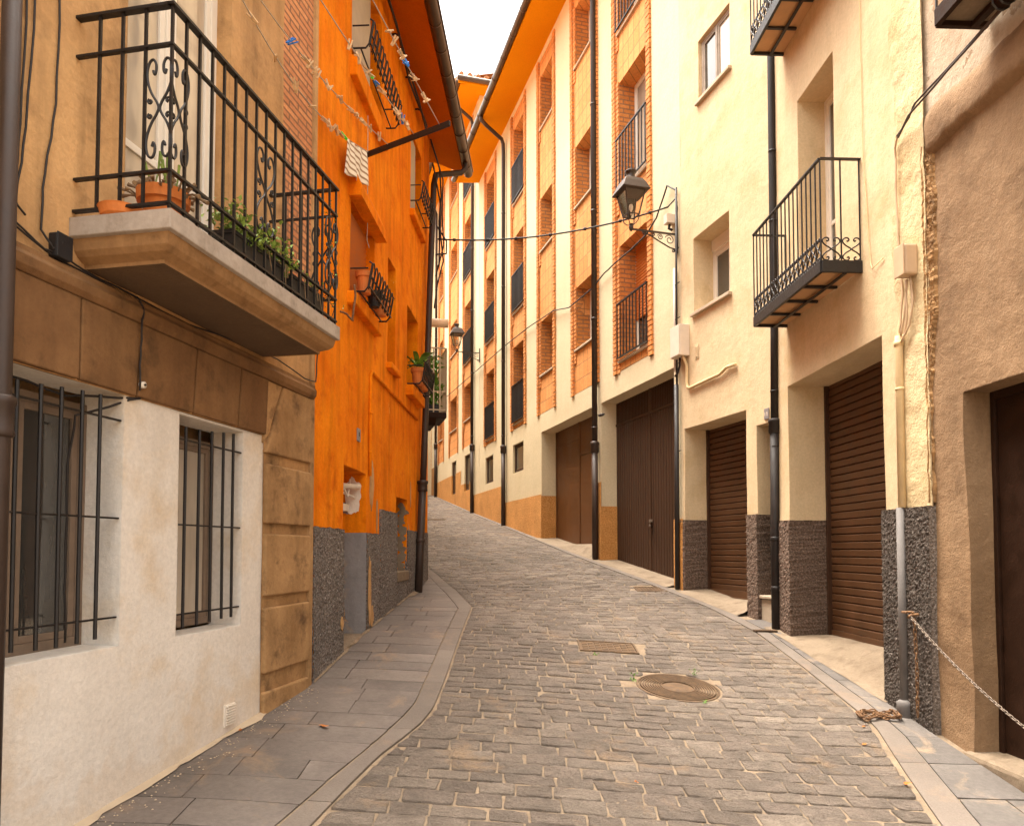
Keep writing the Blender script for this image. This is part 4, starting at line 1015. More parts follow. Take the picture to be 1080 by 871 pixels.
for li_, ds, kd in plist:
    if not kd: continue
    for dd_ in ds:
        P, L, sag = lines[li_]; dd2 = dd_ * 1.35 + rnd.uniform(-.012, .012)
        q = P + (ldir + (SIDE * .10 if li_ == 0 else Vector())) * dd2 + Vector((0, 0, .02 - sag * math.sin(math.pi * dd2 / L)))
        wp = F2.o + F2.x * q.x + F2.y * q.y + Vector((0, 0, q.z))
        o = pegs[kd] if first[kd] else pegs[kd].copy()
        if not first[kd]: COL.objects.link(o)
        first[kd] = False
        o.location = wp; o.rotation_euler = (rnd.uniform(-1.5, 1.5), rnd.uniform(-.9, .9), F1.ang + rnd.choice([math.pi / 2]) + rnd.uniform(-.6, .6)); o.scale = (1.15,) * 3
# striped cloth on the innermost cord
P0 = lines[0][0]; m = MB(); NX, NZ = 20, 16
for i in range(NX + 1):
    for j in range(NZ + 1):
        u, v = i / NX, j / NZ; dl_ = .05 + u * .62; q = P0 + (ldir + SIDE * .10) * dl_ + Vector((0, 0, .015 - .55 * math.sin(math.pi * dl_ / 4.6) - v * (.34 - .03 * u)))
        ofs = .018 * math.sin(u * 9 + v * 2) * (.3 + v) + .01 * math.sin(u * 21); q += Vector((-ldir.y, ldir.x, 0)) * ofs
        m.v.append(q)
for i in range(NX):
    for j in range(NZ): a = i * (NZ + 1) + j; m.f.append([a, a + NZ + 1, a + NZ + 2, a + 1])
o = m.build('striped_cloth', M['cloth'], None, F2.ang, smooth=True, loc=F2.o, fix=False); tag(o, 'small white cloth with brown stripes pegged to the innermost cord', 'cloth')
md = o.modifiers.new('thick', 'SOLIDIFY'); md.thickness = .004

# ------------------------------------------------------------------ house beyond, on the left
H3 = thing('cream_house', 'cream house round the bend with a green plant balcony', 'house', F3.o, F3.ang)
hs3 = [(1.5 + 3.2 * k, 2.6 + 3.2 * k, z, z + 1.6, .2) for k in range(6) for z in (4.0 + .35 * k, 7.0 + .3 * k)]
m = MB(); facade(m, 0.05, 24, 0, 9.5, hs3, 0, .5, .006); m.box(.05, 24, .5, 6, 0, 9.5); m.face([(.05, 0, 0), (.05, .5, 0), (.05, .5, 9.5), (.05, 0, 9.5)]); m.build('wall', M['cream'], H3)
for h in hs3: window(H3, h[0], h[1], h[2], h[3], .15, 'white', 2, 'glass', .05)
m = MB(); m.box(.2, 24.2, -.4, 6.2, 9.5, 9.7); m.build('roof', M['rooft'], H3)
bz = 3.83; s0, s1 = .45, 1.25
m = MB(); m.box(s0, s1, -.42, 0, bz - .09, bz); m.prism([(s0, bz - .09), (s1, bz - .09), (s1 - .1, bz - .2), (s0 + .1, bz - .2)], -.25, 0); bl = m.build('balcony', M['dkwood'], H3, bevel=.01)
m = MB()
for (p, q) in (((s0, 0), (s0, -.41)), ((s0, -.41), (s1, -.41)), ((s1, -.41), (s1, 0))):
    n = 4 if p[0] == q[0] else 7
    for k in range(n + 1): x, y = p[0] + (q[0] - p[0]) * k / n, p[1] + (q[1] - p[1]) * k / n; m.bar((x, y, bz), (x, y, bz + 1.05), .02, .02)
    for z in (bz + .04, bz + .34, bz + 1.05): m.bar((*p, z), (*q, z), .018, .018)
m.build('railing', M['sill'], bl)
t = thing('balcony_plant', 'tall green plant filling the small balcony beyond the orange house', 'plant', F3.w(.85, -.21, bz), F3.ang)
m = MB(); rnd = random.Random(77)
for k in range(420): ground_leaf(m, (rnd.uniform(-.28, .3), rnd.uniform(-.13, .12), rnd.uniform(.1, 1.0)), rnd.uniform(.06, .14), rnd)
m.build('foliage', M['leaf2'], t); m = MB(); m.box(-.28, .28, -.1, .1, 0, .16); m.build('trough', M['planter'], t, bevel=.01)
for k in range(1):
    m = MB(); m.tube([(.35, .0, 5.26), (.35, -.42, 5.26)], .07, 14); m.build('flue_tube', M['ltpipe'], H3, smooth=True)

# ------------------------------------------------------------------ PEACH HOUSE (right)
HP = thing('peach_house', 'peach rendered house with roller shutters and two iron balconies', 'house', FA.o, FA.ang)
TP = 11.5
r1 = (-1.995, -.50, -.6, 3.293, .40); dwy = (-.285, .10, -.6, 3.068, .55)
wl = (-1.70, -.81, 4.83, 5.89, .34); wu = (-1.52, -.75, 7.70, 8.56, .14)
m = MB(); facade(m, -2.05, .12, 2.02, TP, [r1, dwy, wl, wu], 0, .3, .008, seed=3)
m.box(-2.05, .12, .85, 7, 0, TP); m.face([(.12, 0, 2), (.12, .85, 2), (.12, .85, 4), (.12, 0, 4)]); m.build('wall', M['peach'], HP)
m = MB(); facade(m, -2.05, -.04, .55, 2.02, [r1, dwy], -.016, .026, .006); coarse(m, .008, 42); m.face([(-2.05, -.016, 2.02), (-1.995, -.016, 2.02), (-1.995, .0, 2.024), (-2.05, .0, 2.024)]); m.face([(-.5, -.016, 2.02), (-.285, -.016, 2.02), (-.285, .0, 2.024), (-.5, .0, 2.024)])
build_cut(m, 'plinth', M['grey_rc2'], HP, [-1.3, -.1])
roller(HP, -1.995, -.50, .93, 3.30, .38)
window(HP, wl[0], wl[1], wl[2] + .01, wl[3] - .16, .30, 'white', 2, 'glass', .05, sill=(.05, .04), inner='dkcurtain')
m = MB(); m.box(wl[0], wl[1], .28, .34, wl[3] - .16, wl[3]); m.build('blind_box', M['white'], HP, bevel=.003)
ww = window(HP, wu[0], wu[1], wu[2] + .01, wu[3], .05, 'lip', 2, ('glass', 'glass_l'), .04, sill=(.05, .04))
m = MB(); m.box(-.285, .10, .50, .54, .9, 3.07); dr = m.build('door', M['door'], HP); m = MB(); m.lathe([(.02, 0), (.03, .02), (.0, .03)], (-.2, .49, 1.9), 10); m.build('handle', M['steel'], dr)
m = MB(); m.box(-.283, .11, .03, .49, .5, 1.035); m.box(-.283, .11, -.0, .5, 1.037, 1.075); m.build('step', M['stepst'], HP, bevel=.01)
# near part of the facade
r2_ = (.47, 2.36, -.6, 3.37, .45); dh = (.81, 1.60, 4.13, 6.31, .33); dh2 = (.7, 1.6, 7.2, 9.4, .3)
m = MB(); facade(m, .0, 3.0, 1.92, TP, [r2_, dh, dh2], 0, .3, .008, seed=6); m.box(0, 3.03, .8, 7, 0, TP); m.build('wall', M['peach'], HP, ROTBA)
m = MB(); facade(m, 2.50, 3.0, 1.93, TP, [], -.010, .06, .012, seed=16)
for v_ in m.v:
    e_ = 2.60 + .07 * noise.noise(Vector((v_.z * 1.1, 4, 0))); v_.y += .03 * max(0, min(1, (e_ - v_.x) / .10)) + .008 * noise.noise(Vector((v_.x * 5, 1, v_.z * 5))) + .004 * noise.noise(Vector((v_.x * 16, 1, v_.z * 13)))
m.build('rough_pier', M['peach_r'], HP, ROTBA)
m = MB(); facade(m, .0, 2.44, .35, 1.92, [r2_], -.018, .022, .008, seed=2); coarse(m, .009, 46)
for (a, b) in ((0, .47), (2.36, 2.98)): m.face([(a, -.018, 1.92), (b, -.018, 1.92), (b, .004, 1.925), (a, .004, 1.925)])
build_cut(m, 'plinth', M['grey_rc2'], HP, [1.4], ROTBA)
m = MB(); facade(m, 2.34, 2.985, .05, 1.925, [], -.030, .014, .006, seed=2); coarse(m, .009, 60)
for x_ in (2.34, 2.985): m.face([(x_, -.03, .05), (x_, .05, .05), (x_, .05, 1.925), (x_, -.03, 1.925)]); m.build('pier_plinth', M['pier_rc'], HP, ROTBA)
rs = roller(HP, .47, 2.36, .62, 3.38, .44, ROTBA)
dw = window(HP, dh[0], dh[1], dh[2], dh[3], .29, 'white', 2, 'glass', .055, ROTBA, name='balcony_door', rail_z=4.95, inner='curtain')
window(HP, dh2[0], dh2[1], dh2[2], dh2[3], .26, 'white', 2, 'glass', .055, ROTBA, name='balcony_door')
def iron_balcony(parent, a, b, o, z, rotz, zr, nb=17, lab=None):
    m = MB(); c = .052
    for (p, q) in (((a, 0), (a, -o)), ((a, -o), (b, -o)), ((b, -o), (b, 0))): m.bar((*p, z + c), (*q, z + c), .03, .105)
    for k in range(1, 4): x = a + (b - a) * k / 4; m.bar((x, -.03, z + .012), (x, -o, z + .012), .03, .024)
    m.bar((a, -o * .42, z - .006), (b, -o * .42, z - .006), .035, .012)
    bal = m.build('balcony', M['iron'], parent, rotz, bevel=.003)
    if lab: bal['label'] = lab
    m = MB(); m.box(a + .015, b - .015, -o + .015, -.002, z + .03, z + .06)
    m.build('floor', M['floor_t'], bal)
    m = MB(); zt = zr
    for (p, q) in (((a, 0), (a, -o)), ((a, -o), (b, -o)), ((b, -o), (b, 0))): m.bar((*p, zt), (*q, zt), .03, .014)
    n = nb
    for k in range(n + 1): x = a + (b - a) * k / n; m.bar((x, -o, z + .1), (x, -o, zt), .011, .011)
    for x in (a, b):
        for y in (-o * .5, -.012): m.bar((x, y, z + .1), (x, y, zt), .011, .011)
    m.build('railing', M['iron'], bal)
    m = MB(); h = .20; zc = z + .108 + h / 2
    for k in range(n):
        x = a + (b - a) * (k + .5) / n; wv = (b - a) / n
        for sg in (1, -1): m.tube([(x + px * .9, -o, zc + pz) for px, pz in scroll_pts(wv * .48, h, sg)], .0068, 5)
    for x in (a, b):
        for k in range(2):
            y = -o * (.25 + .5 * k); wv = o / 2
            for sg in (1, -1): m.tube([(x, y + px * .9, zc + pz) for px, pz in scroll_pts(wv * .48, h, sg)], .0068, 5)
    m.build('scroll_band', M['iron'], bal, smooth=True)
    return bal
iron_balcony(HP, .48, 2.06, .36, 4.012, ROTBA, 5.02, lab='lower black iron balcony with a band of scrolls')
iron_balcony(HP, .49, 2.1, .36, 7.03, ROTBA, 8.05, lab='upper black iron balcony seen from below')
m = MB(); m.box(-2.3, .12, -.5, 7, TP, TP + .15); m.build('roof', M['rooft'], HP); m = MB(); m.box(-.1, 3.1, -.5, 7, TP + .002, TP + .152); m.build('roof', M['rooft'], HP, ROTBA)
# black drainpipe at the fold
m = MB(); m.tube([(.20, -.075, TP), (.20, -.075, 7.2), (.185, -.075, 4.0), (.165, -.075, 3.0)], .042, 14); 
for z in (2.75, 3.37, 5.3, 6.1): m.tube([(.17 + .01 * (z - 3), -.075, z), (.17 + .01 * (z - 3), -.075, z + .015)], .048, 14)
dpp = m.build('drainpipe', M['blackpipe'], HP, smooth=True)
m = MB(); m.tube([(.165, -.075, 3.0), (.15, -.075, 1.8), (.145, -.075, .6)], .050, 14); m.lathe([(.05, 0), (.064, .01), (.062, .12), (.07, .13), (.07, .16), (.045, .17)], (.165, -.075, 2.9), 16); m.lathe([(.05, 0), (.056, .01), (.056, .04), (.05, .05)], (.152, -.075, 1.7), 14); m.lathe([(.05, 0), (.056, .01), (.056, .04), (.05, .05)], (.148, -.075, 1.15), 14)
m.build('lower_pipe', M['blackpipe'], dpp, smooth=True)
# conduits on the rough pier
m = MB(); m.tube([(2.66, -.035, 1.93), (2.66, -.035, 3.2), (2.665, -.035, 3.28)], .030, 12); m.tube([(2.66, -.035, 3.2), (2.66, -.035, 3.24)], .036, 12); m.tube([(2.66, -.035, 2.85), (2.66, -.035, 2.87)], .035, 12)
m.build('conduit', M['pconduit'], HP, ROTBA, smooth=True)
m = MB(); m.tube([(2.65, -.045, .42), (2.65, -.045, 1.93)], .032, 14); m.lathe([(.06, -.1), (.055, 0), (.06, .03), (.03, .05)], (2.65, -.045, .40), 14); m.build('grey_pipe', M['greypipe'], HP, ROTBA, smooth=True)
cable_thing('wall_cable', 'dark double cable slanting from the top right corner down to the rough peach pier', FB, [(4.4, -.14, 4.93), (3.77, -.14, 4.89), (3.10, -.13, 4.88), (2.95, -.09, 4.86), (2.72, -.05, 4.85)], .008, 'ucable',
            extra=[[(4.4, -.14, 4.91), (3.5, -.14, 4.865), (3.0, -.12, 4.85), (2.74, -.05, 4.83)],])
cable_thing('wall_cable', 'thin brown wires looping from the beige box down into the wall pipe', FB, [(2.73, -.05, 4.85), (2.66, -.03, 4.79), (2.66, -.03, 4.4), (2.67, -.025, 3.95), (2.70, -.02, 3.6), (2.67, -.03, 3.3)], .008, 'boxb',
            extra=[[(2.80, -.04, 3.68), (2.76, -.04, 3.45), (2.70, -.04, 3.27)], [(2.84, -.04, 3.68), (2.87, -.04, 3.5), (2.82, -.04, 3.32), (2.70, -.04, 3.22)], [(2.78, -.04, 3.68), (2.79, -.04, 3.4), (2.72, -.035, 3.22)]])
cable_thing('wall_cable', 'faint peach painted wire dropping beside the lower iron balcony', FB, [(2.14, -.012, 9), (2.13, -.012, 6), (2.14, -.012, 5), (2.2, -.012, 4.3), (2.22, -.012, 4.05), (2.26, -.02, 3.97), (2.42, -.01, 4.0)], .004, 'pconduit')
t = thing('meter_box', 'beige plastic box on the rough peach pier right of the iron balcony', 'box', FB.w(2.83, -.01, 3.69), FB.ang)
m = MB(); m.box(-.06, .06, -.10, .01, 0, .24); m.build('case', M['boxb'], t, bevel=.018); m = MB(); m.box(-.065, .065, -.115, -.1, -.004, .235); m.build('lid', M['boxb'], t, bevel=.006)
t = thing('meter_box', 'white rectangular electrical box beside the thin black cable pipe', 'box', FA.w(-1.965, 0, 4.30), FA.ang)
m = MB(); m.box(-.135, .135, -.15, 0, 0, .44); m.build('case', M['boxw'], t, bevel=.008); m = MB(); m.box(-.128, .128, -.163, -.151, .008, .432); m.build('door', M['boxw'], t, bevel=.004)
m = MB(); m.tube([(.07, -.07, .0), (.09, -.05, -.08), (.10, -.03, -.14), (.10, -.03, -.38), (.12, -.03, -.45), (.2, -.03, -.47), (.45, -.03, -.46), (.95, -.03, -.45), (1.1, -.03, -.40), (1.3, -.03, -.41)], .022, 10); m.build('conduit', M['pconduit'], t, smooth=True)
m = MB(); m.tube([(-.02, -.07, .0), (-.04, -.06, -.1), (-.12, -.05, -.19), (-.2, -.05, -.22)], .014, 8); m.build('cable', M['cable'], t, smooth=True)
t = thing('air_vent', 'tiny painted vent cover on the peach wall right of the white box', 'vent', FA.w(-1.63, 0, 4.2), FA.ang)
m = MB(); m.box(-.05, .05, -.006, 0, 0, .2); m.box(-.035, .035, -.010, -.0062, .02, .18); m.build('cover', M['peach'], t, bevel=.001)
m = MB()
for k in range(6): m.box(-.03, .03, -.0125, -.0102, .03 + k * .025, .038 + k * .025)
m.build('louvre', M['peach'], t)
# black riser between the peach and the cream house
m = MB(); m.tube([(-2.10, -.04, 6.8), (-2.12, -.04, 5.4), (-2.13, -.04, 3.9)], .016, 8); m.tube([(-2.13, -.05, 3.95), (-2.14, -.05, 2.5), (-2.15, -.05, 1.05)], .034, 12)
for z in (5.9, 5.4, 4.9, 4.25, 3.0, 2.0): m.tube([(-2.2, -.04, z), (-2.03, -.04, z)], .007, 6)
cr = m.build('cable_riser', M['cable'], None, FA.ang, smooth=True, loc=FA.o); tag(cr, 'black cable pipe rising between the garage door and the peach shutter', 'pipe')
m = MB(); m.tube([(-2.18, -.035, 4.15), (-2.18, -.035, 5.65)], .022, 8); m.build('sleeve', M['boxw'], cr, smooth=True)

# ------------------------------------------------------------------ CREAM BRICK-BAY HOUSES
def bay(parent, a, b, z0, z1, wins, w=.135):
    """brick bay: tiled face with openings, toothed brick edges, windows and rails; wins = (sill z, top z, type)"""
    pr = -.03
    holes = [(a + w + .10, b - w, s, t, .36) for s, t, k in wins]
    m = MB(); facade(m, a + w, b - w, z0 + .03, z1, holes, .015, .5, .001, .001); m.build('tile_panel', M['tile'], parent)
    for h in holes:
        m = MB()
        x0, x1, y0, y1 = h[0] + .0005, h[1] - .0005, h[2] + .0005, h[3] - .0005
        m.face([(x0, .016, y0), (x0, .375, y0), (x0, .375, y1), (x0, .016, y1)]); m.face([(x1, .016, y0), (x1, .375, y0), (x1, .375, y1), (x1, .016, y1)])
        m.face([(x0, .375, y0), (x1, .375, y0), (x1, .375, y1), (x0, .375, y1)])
        m.build('brick_jamb', M['brick_shade'], parent)
    m = MB(); mb2 = MB(); z = z0; k = 0; p = .078
    while z < z1 - .02:
        e = .014 * (k % 2); r = .002 * ((k * 7) % 5)
        e *= .3
        m.box(a + e, a + w - .004, pr - r * .5, .03, z, z + p - .017)
        mb2.box(b - w + .004, b - e, pr - r, .03, z, z + p - .017)
        if any(s - .3 < z < t for s, t, _ in wins): m.box(a + w - .003, a + w + .10 + e, -.006, .03, z + .003, z + p - .015)
        z += p; k += 1
    m.build('brick_edge', M['tooth'], parent); mb2.build('brick_edge', M['tooth'], parent)
    for c0, c1 in ((a + .015, a + w - .01), (b - w + .01, b - .015)):
        m = MB(); m.box(c0, c1, -.016, .028, z0, z1 - .02); m.build('mortar_core', M['sill'], parent)
    for i, (s, t, k) in enumerate(wins):
        x0, x1 = a + w + .10, b - w
        if k[0] == 'w':
            window(parent, x0, x1, s + .03, t, .30, 'white', 2, 'glass_l' if 'l' in k else 'glass', .05, sill=(.03, .035), blind=.55 if 'b' in k else 0, inner='curtain' if 'c' in k else None)
        else:
            wn_ = window(parent, x0, x1, s + .02, t, .30, 'white', 2, 'glass_l' if 'l' in k else 'glass', .05, sill=(.03, .035), blind=.62 if 'b' in k else 0, blindm='oshutter' if 'o' in k else 'shade', name='balcony_door')
            m = MB(); ya = -.05
            m.bar((x0 - .02, ya, s + .98), (x1 + .02, ya, s + .98), .03, .02); m.bar((x0 - .02, ya, s + .06), (x1 + .02, ya, s + .06), .025, .02)
            n = 9
            for q in range(n + 1): x = x0 + (x1 - x0) * q / n; m.bar((x, ya, s + .06), (x, ya, s + .98), .016, .016)
            rl = m.build('railing', M['iron'], parent)
            if 'm' in k:
                m = MB(); m.box(x0, x1, ya + .01, ya + .016, s + .08, s + .96); m.build('privacy_screen', M['mesh'], rl)
HC = thing('cream_house', 'cream house with orange brick window bays and two brown garage doors', 'house', FA.o, FA.ang)
TC = 13.03; FL = (4.78, 7.63, 10.48)
bays = {'A': (-4.41, -2.93, 'r'), 'B': (-6.51, -5.08, 'w'), 'C': (-8.76, -7.48, 'w'), 'D': (-11.02, -9.66, 'm'), 'E': (-13.95, -12.55, 'm')}
g1 = (-5.02, -2.295, -.3, 4.24, .32); g2 = (-8.49, -5.19, -.3, 4.25, .37)
sm = [(-10.84, -9.91, 3.55, 4.27, .12), (-13.81, -12.9, 3.53, 4.30, .12)]
m = MB(); bh = [(a + .02, b - .02, 4.62 if k == 'r' else 4.66, TC - .15, .05) for a, b, k in bays.values()]
facade(m, -14.62, -2.052, -.3, TC, [g1, g2] + sm + bh, .004, .5, .007, seed=11)
m.box(-14.62, -2.052, .6, 8, 0, TC); m.build('wall', M['cream'], HC)
def plinth_run(parent, a, b, zt, mat, holes=(), off=-.014):
    m = MB(); facade(m, a, b, -.3, zt, [(h[0] + .016, h[1] - .016) + tuple(h[2:]) for h in holes], off, .4, .006)
    segs = [(a, b)]
    for h in holes:
        segs = [q for s in segs for q in ([(s[0], min(s[1], h[0])), (max(s[0], h[1]), s[1])] if h[3] > zt - .01 else [s]) if q[1] - q[0] > .01]
    for p, q in segs: m.face([(p, off, zt), (q, off, zt), (q, .008, zt + .004), (p, .008, zt + .004)])
    m.build('plinth', M[mat], parent)
plinth_run(HC, -14.62, -11.6, 3.32, 'tan_rc', ); plinth_run(HC, -11.6, -8.49, 2.85, 'tan_rc'); plinth_run(HC, -8.492, -5.0, 2.82, 'tan_rc', [g2]); plinth_run(HC, -5.19, -5.02 + .35, 2.385, 'tan_rc', [g1], -.016); plinth_run(HC, -2.45, -2.055, 2.04, 'tan_rc', [g1])
for s_ in sm: window(HC, s_[0], s_[1], s_[2], s_[3], .05, 'door', 1, 'glass', .05)
for k, (a, b, ty) in bays.items():
    wins = []
    for i, f in enumerate(FL):
        if ty == 'w': wins.append((f + .73, f + 2.0, ['wc', 'wl', 'wlc'][i] if k == 'B' else ['wc', 'wlc', 'wc'][i]))
        elif ty == 'r': wins.append((f, f + 2.0, ['rbo', 'rl', 'rl'][i]))
        else: wins.append((f, f + 2.0, 'rm' + ['', 'lb', 'l'][(i + (k == 'E')) % 3]))
    bay(HC, a, b, 4.60 if ty == 'r' else 4.65, TC - .12, wins)
# corrugated double garage door with louvred top
def corr(m, a, b, z0, z1, y, rib=.09, d=.012):
    n = int((b - a) / rib); w = (b - a) / n
    for i in range(n):
        x = a + i * w
        for (xa, ya, xb, yb) in ((x, y, x + w * .72, y), (x + w * .72, y, x + w * .78, y + d), (x + w * .78, y + d, x + w * .94, y + d), (x + w * .94, y + d, x + w, y)):
            m.face([(xa, ya, z0), (xb, yb, z0), (xb, yb, z1), (xa, ya, z1)], True)
m = MB(); corr(m, -5.02, -3.66, 1.2, 3.83, .30); gd = m.build('garage_door', M['door'], HC)
m = MB(); corr(m, -3.65, -2.295, .95, 3.83, .30); m.build('leaf', M['door'], gd)
m = MB(); x = -5.0
while x < -2.3: m.box(x, x + .028, .29, .31, 3.86, 4.24); x += .058
m.box(-5.02, -2.295, .34, .36, 3.83, 4.25); m.box(-5.02, -2.295, .285, .33, 3.825, 3.865); m.box(-3.70, -3.61, .285, .33, 3.865, 4.24); m.box(-3.672, -3.64, .288, .31, 1.1, 3.82); m.build('louvre', M['door'], gd)
m = MB(); m.box(-3.66, -3.58, .26, .288, 2.05, 2.10); m.tube([(-3.60, .27, 2.08), (-3.60, .24, 2.07), (-3.50, .24, 2.07)], .008, 6); m.lathe([(.02, 0), (.022, .02), (.0, .03)], (-3.64, .27, 1.98), 8); m.build('handle', M['steel'], gd)
m = MB(); m.box(-8.49, -7.05, .35, .38, 1.7, 4.25); gd = m.build('garage_door', M['door2'], HC)
m = MB(); m.box(-7.03, -5.19, .35, .38, 1.5, 4.25); m.build('leaf', M['door2'], gd)
m = MB(); m.box(-7.07, -7.01, .335, .349, 1.6, 4.25); m.box(-7.0, -6.96, .337, .349, 3.5, 4.25) ; m.box(-6.95, -5.4, .337, .349, 3.55, 3.59); m.box(-7.0, -6.965, .337, .349, 1.6, 3.55); m.box(-6.1, -6.07, .34, .349, 1.6, 3.55)
m.box(-8.48, -8.42, .337, .349, 1.7, 4.25); m.box(-8.42, -7.08, .337, .349, 3.9, 3.94); m.build('trim', M['door2'], gd)
m = MB(); m.box(-8.49, -5.19, -.05, .4, .8, 1.70); m.build('threshold', M['stepst'], HC, bevel=.02) if False else None
# eave and gutters
def street_eave(parent, a, b, z, o, drop=.10, gz0=None, front=False):
    m = MB(); N = 30; oo = o
    for k in range(N):
        x0, x1 = a + (b - a) * k / N, a + (b - a) * (k + 1) / N
        m.face([(x0, .02, z), (x1, .02, z), (x1, -oo, z - drop), (x0, -oo, z - drop)], True); m.face([(x0, -oo, z - drop), (x1, -oo, z - drop), (x1, -oo, z + .12), (x0, -oo, z + .12)], True)
    for x in (a, b): m.face([(x, .02, z), (x, -oo, z - drop), (x, -oo, z + .12), (x, .02, z + .12)])
    m.build('eave', M['eave'], parent)
    m = MB(); m.tube([(a - .02, -o - .075, z - .02), (b + .02, -o - .075, z - .02)], .075, 14)
    n = int((b - a) / .8)
    for k in range(n): x = a + .3 + k * .8; m.tube([(x, -o - .075, z - .02), (x + .035, -o - .075, z - .02)], .081, 14)
    m.build('gutter', M['gutter'], parent, smooth=True)
    m = MB(); m.face([(a, -o - .03, z + .122), (b, -o - .03, z + .122), (b, 4, z + 1.5), (a, 4, z + 1.5)]); m.face([(a, 8.1, z + .1), (b, 8.1, z + .1), (b, 4, z + 1.5), (a, 4, z + 1.5)])
    x = a + .1
    while x < b: m.tube([(x, -o - .06, z + .14), (x, 4, z + 1.53)], .065, 7); x += .26
    m.build('roof', M['rooft'], parent)
street_eave(HC, -14.75, -2.05, TC, .72)
def pipe_down(parent, s, ztop, zbot, eave_o, ze, r=.05):
    m = MB(); m.tube([(s + .35, -eave_o - .07, ze - .06), (s + .35, -eave_o - .05, ze - .16), (s + .30, -eave_o + .1, ze - .26), (s + .05, -.14, ze - .42), (s, -.08, ze - .52), (s, -.075, ze - .8), (s, -.075, zbot + 1.6)], r, 12)
    z = zbot + 2.4
    while z < ze - 1: m.tube([(s, -.075, z), (s, -.075, z + .03)], r * 1.15, 12); z += 2.0
    d = m.build('downpipe', M['pipe'], parent, smooth=True)
    m = MB(); m.tube([(s, -.075, zbot), (s, -.075, zbot + 2.0)], r * 1.15, 12); m.lathe([(r * 1.2, 0), (r * 1.5, .02), (r * 1.45, .14), (r * 1.6, .16), (r * 1.6, .2), (r, .22)], (s, -.075, zbot + 1.95), 14); m.build('lower_pipe', M['pipe'], d, smooth=True)
pipe_down(HC, -5.14, 0, 1.40, .72, TC); pipe_down(HC, -11.52, 0, 2.2, .72, TC)
t = thing('wall_camera', 'small dark camera on the cream wall beside the corrugated garage door', 'camera', FA.w(-4.86, -.0, 4.02), FA.ang)
m = MB(); m.tube([(0, 0, 0), (0, -.05, -.01)], .012, 8); m.build('bracket', M['iron'], t); m = MB(); m.tube([(.05, -.05, -.02), (-.06, -.08, -.02)], .026, 10); m.build('housing', M['lampm'], t, smooth=True)

# farther, taller house of the same row
HT = thing('tall_cream_house', 'farther and taller cream house with brick bays and a tiled roof', 'house', FA.o, FA.ang)
TT = 15.75; fl3 = (5.0, 7.75, 10.6, 13.4)
bays3 = {'F': (-17.05, -15.55, 'f'), 'G': (-19.5, -17.8, 'w'), 'H': (-21.75, -20.5, 'w'), 'I': (-24.9, -23.3, 'w')}
sm3 = [(-16.75, -15.92, 3.55, 4.72, .12), (-18.96, -18.16, 3.58, 4.75, .12)]
m = MB(); bh = [(a + .02, b - .02, 5.0, TT - .15, .05) for a, b, k in bays3.values()]
facade(m, -30, -14.622, .5, TT, sm3 + bh, .002, .7, .007, seed=13)
m.box(-30, -14.622, .6, 8.5, .5, TT); m.face([(-14.622, 0, .5), (-14.622, .6, .5), (-14.622, .6, TT), (-14.622, 0, TT)]); m.build('wall', M['cream'], HT)
plinth_run(HT, -15.45, -14.625, 3.32, 'tan_rc'); plinth_run(HT, -17.3, -15.452, 3.80, 'tan_rc', [sm3[0]]); plinth_run(HT, -22.0, -17.302, 4.28, 'tan_rc', [sm3[1]]); plinth_run(HT, -30, -22.002, 4.98, 'tan_rc_shade')
for s_ in sm3: window(HT, s_[0], s_[1], s_[2], s_[3], .05, 'door', 1, 'glass', .05)
for k, (a, b, ty) in bays3.items():
    wins = []
    for i, f in enumerate(fl3):
        if ty == 'f' and i > 0: wins.append((f, f + 2.0, 'rm' + ('lb' if i == 1 else '')))
        else: wins.append((f + .85, f + 2.05, ['wbl', 'wl', 'wbl', 'wl'][i] if k in 'FH' else ['wc', 'wl', 'wl', 'wlc'][i]))
    bay(HT, a, b, 4.98, TT - .12, wins)
street_eave(HT, -30, -14.1, TT, .72)
pipe_down(HT, -15.3, 0, 2.75, .72, TT); pipe_down(HT, -21.95, 0, 3.7, .72, TT)
# gable-side eave of the taller house, facing down the street
m = MB(); m.box(-14.05, -14.0, -.8, 8, TT - .1, TT + .14); m.box(-14.6, -14.05, -.7, 8, TT - .02, TT + .12); m.build('eave', M['eave'], HT)
m = MB(); m.tube([(-13.93, -.85, TT), (-13.93, 8, TT)], .075, 12); m.build('gutter', M['gutter'], HT, smooth=True)
m = MB()
for k in range(34): m.tube([(-13.95, -.72 + k * .26, TT + .13), (-15.6, -.72 + k * .26, TT + .75)], .075, 8)
m.build('ridge_tile', M['rooft'], HT)

# house closing the view where the street bends away at the top
F4 = Frame(-3.0 + 3.2 * 37, -3.2, 37, 'L')
HE = thing('end_house', 'pale house closing the street at the top of the hill', 'house', F4.o, F4.ang)
hs4 = [(x, x + 1.0, z, z + 1.4, .2) for x in (-3.5, -.8, 1.9, 4.6, 7.3) for z in (6.2, 9.2, 12.0)]
m = MB(); facade(m, -6, 10, 3, 14.5, hs4, 0, .8, .01); m.box(-6, 10, .5, 6, 3, 14.5); m.build('wall', M['cream'], HE)
for h in hs4: window(HE, *h[:4], .15, 'white', 2, 'glass', .05, sill=(.04, .04))
m = MB(); m.box(-6.3, 10.3, -.5, 6.2, 14.5, 14.75); m.build('roof', M['rooft'], HE)

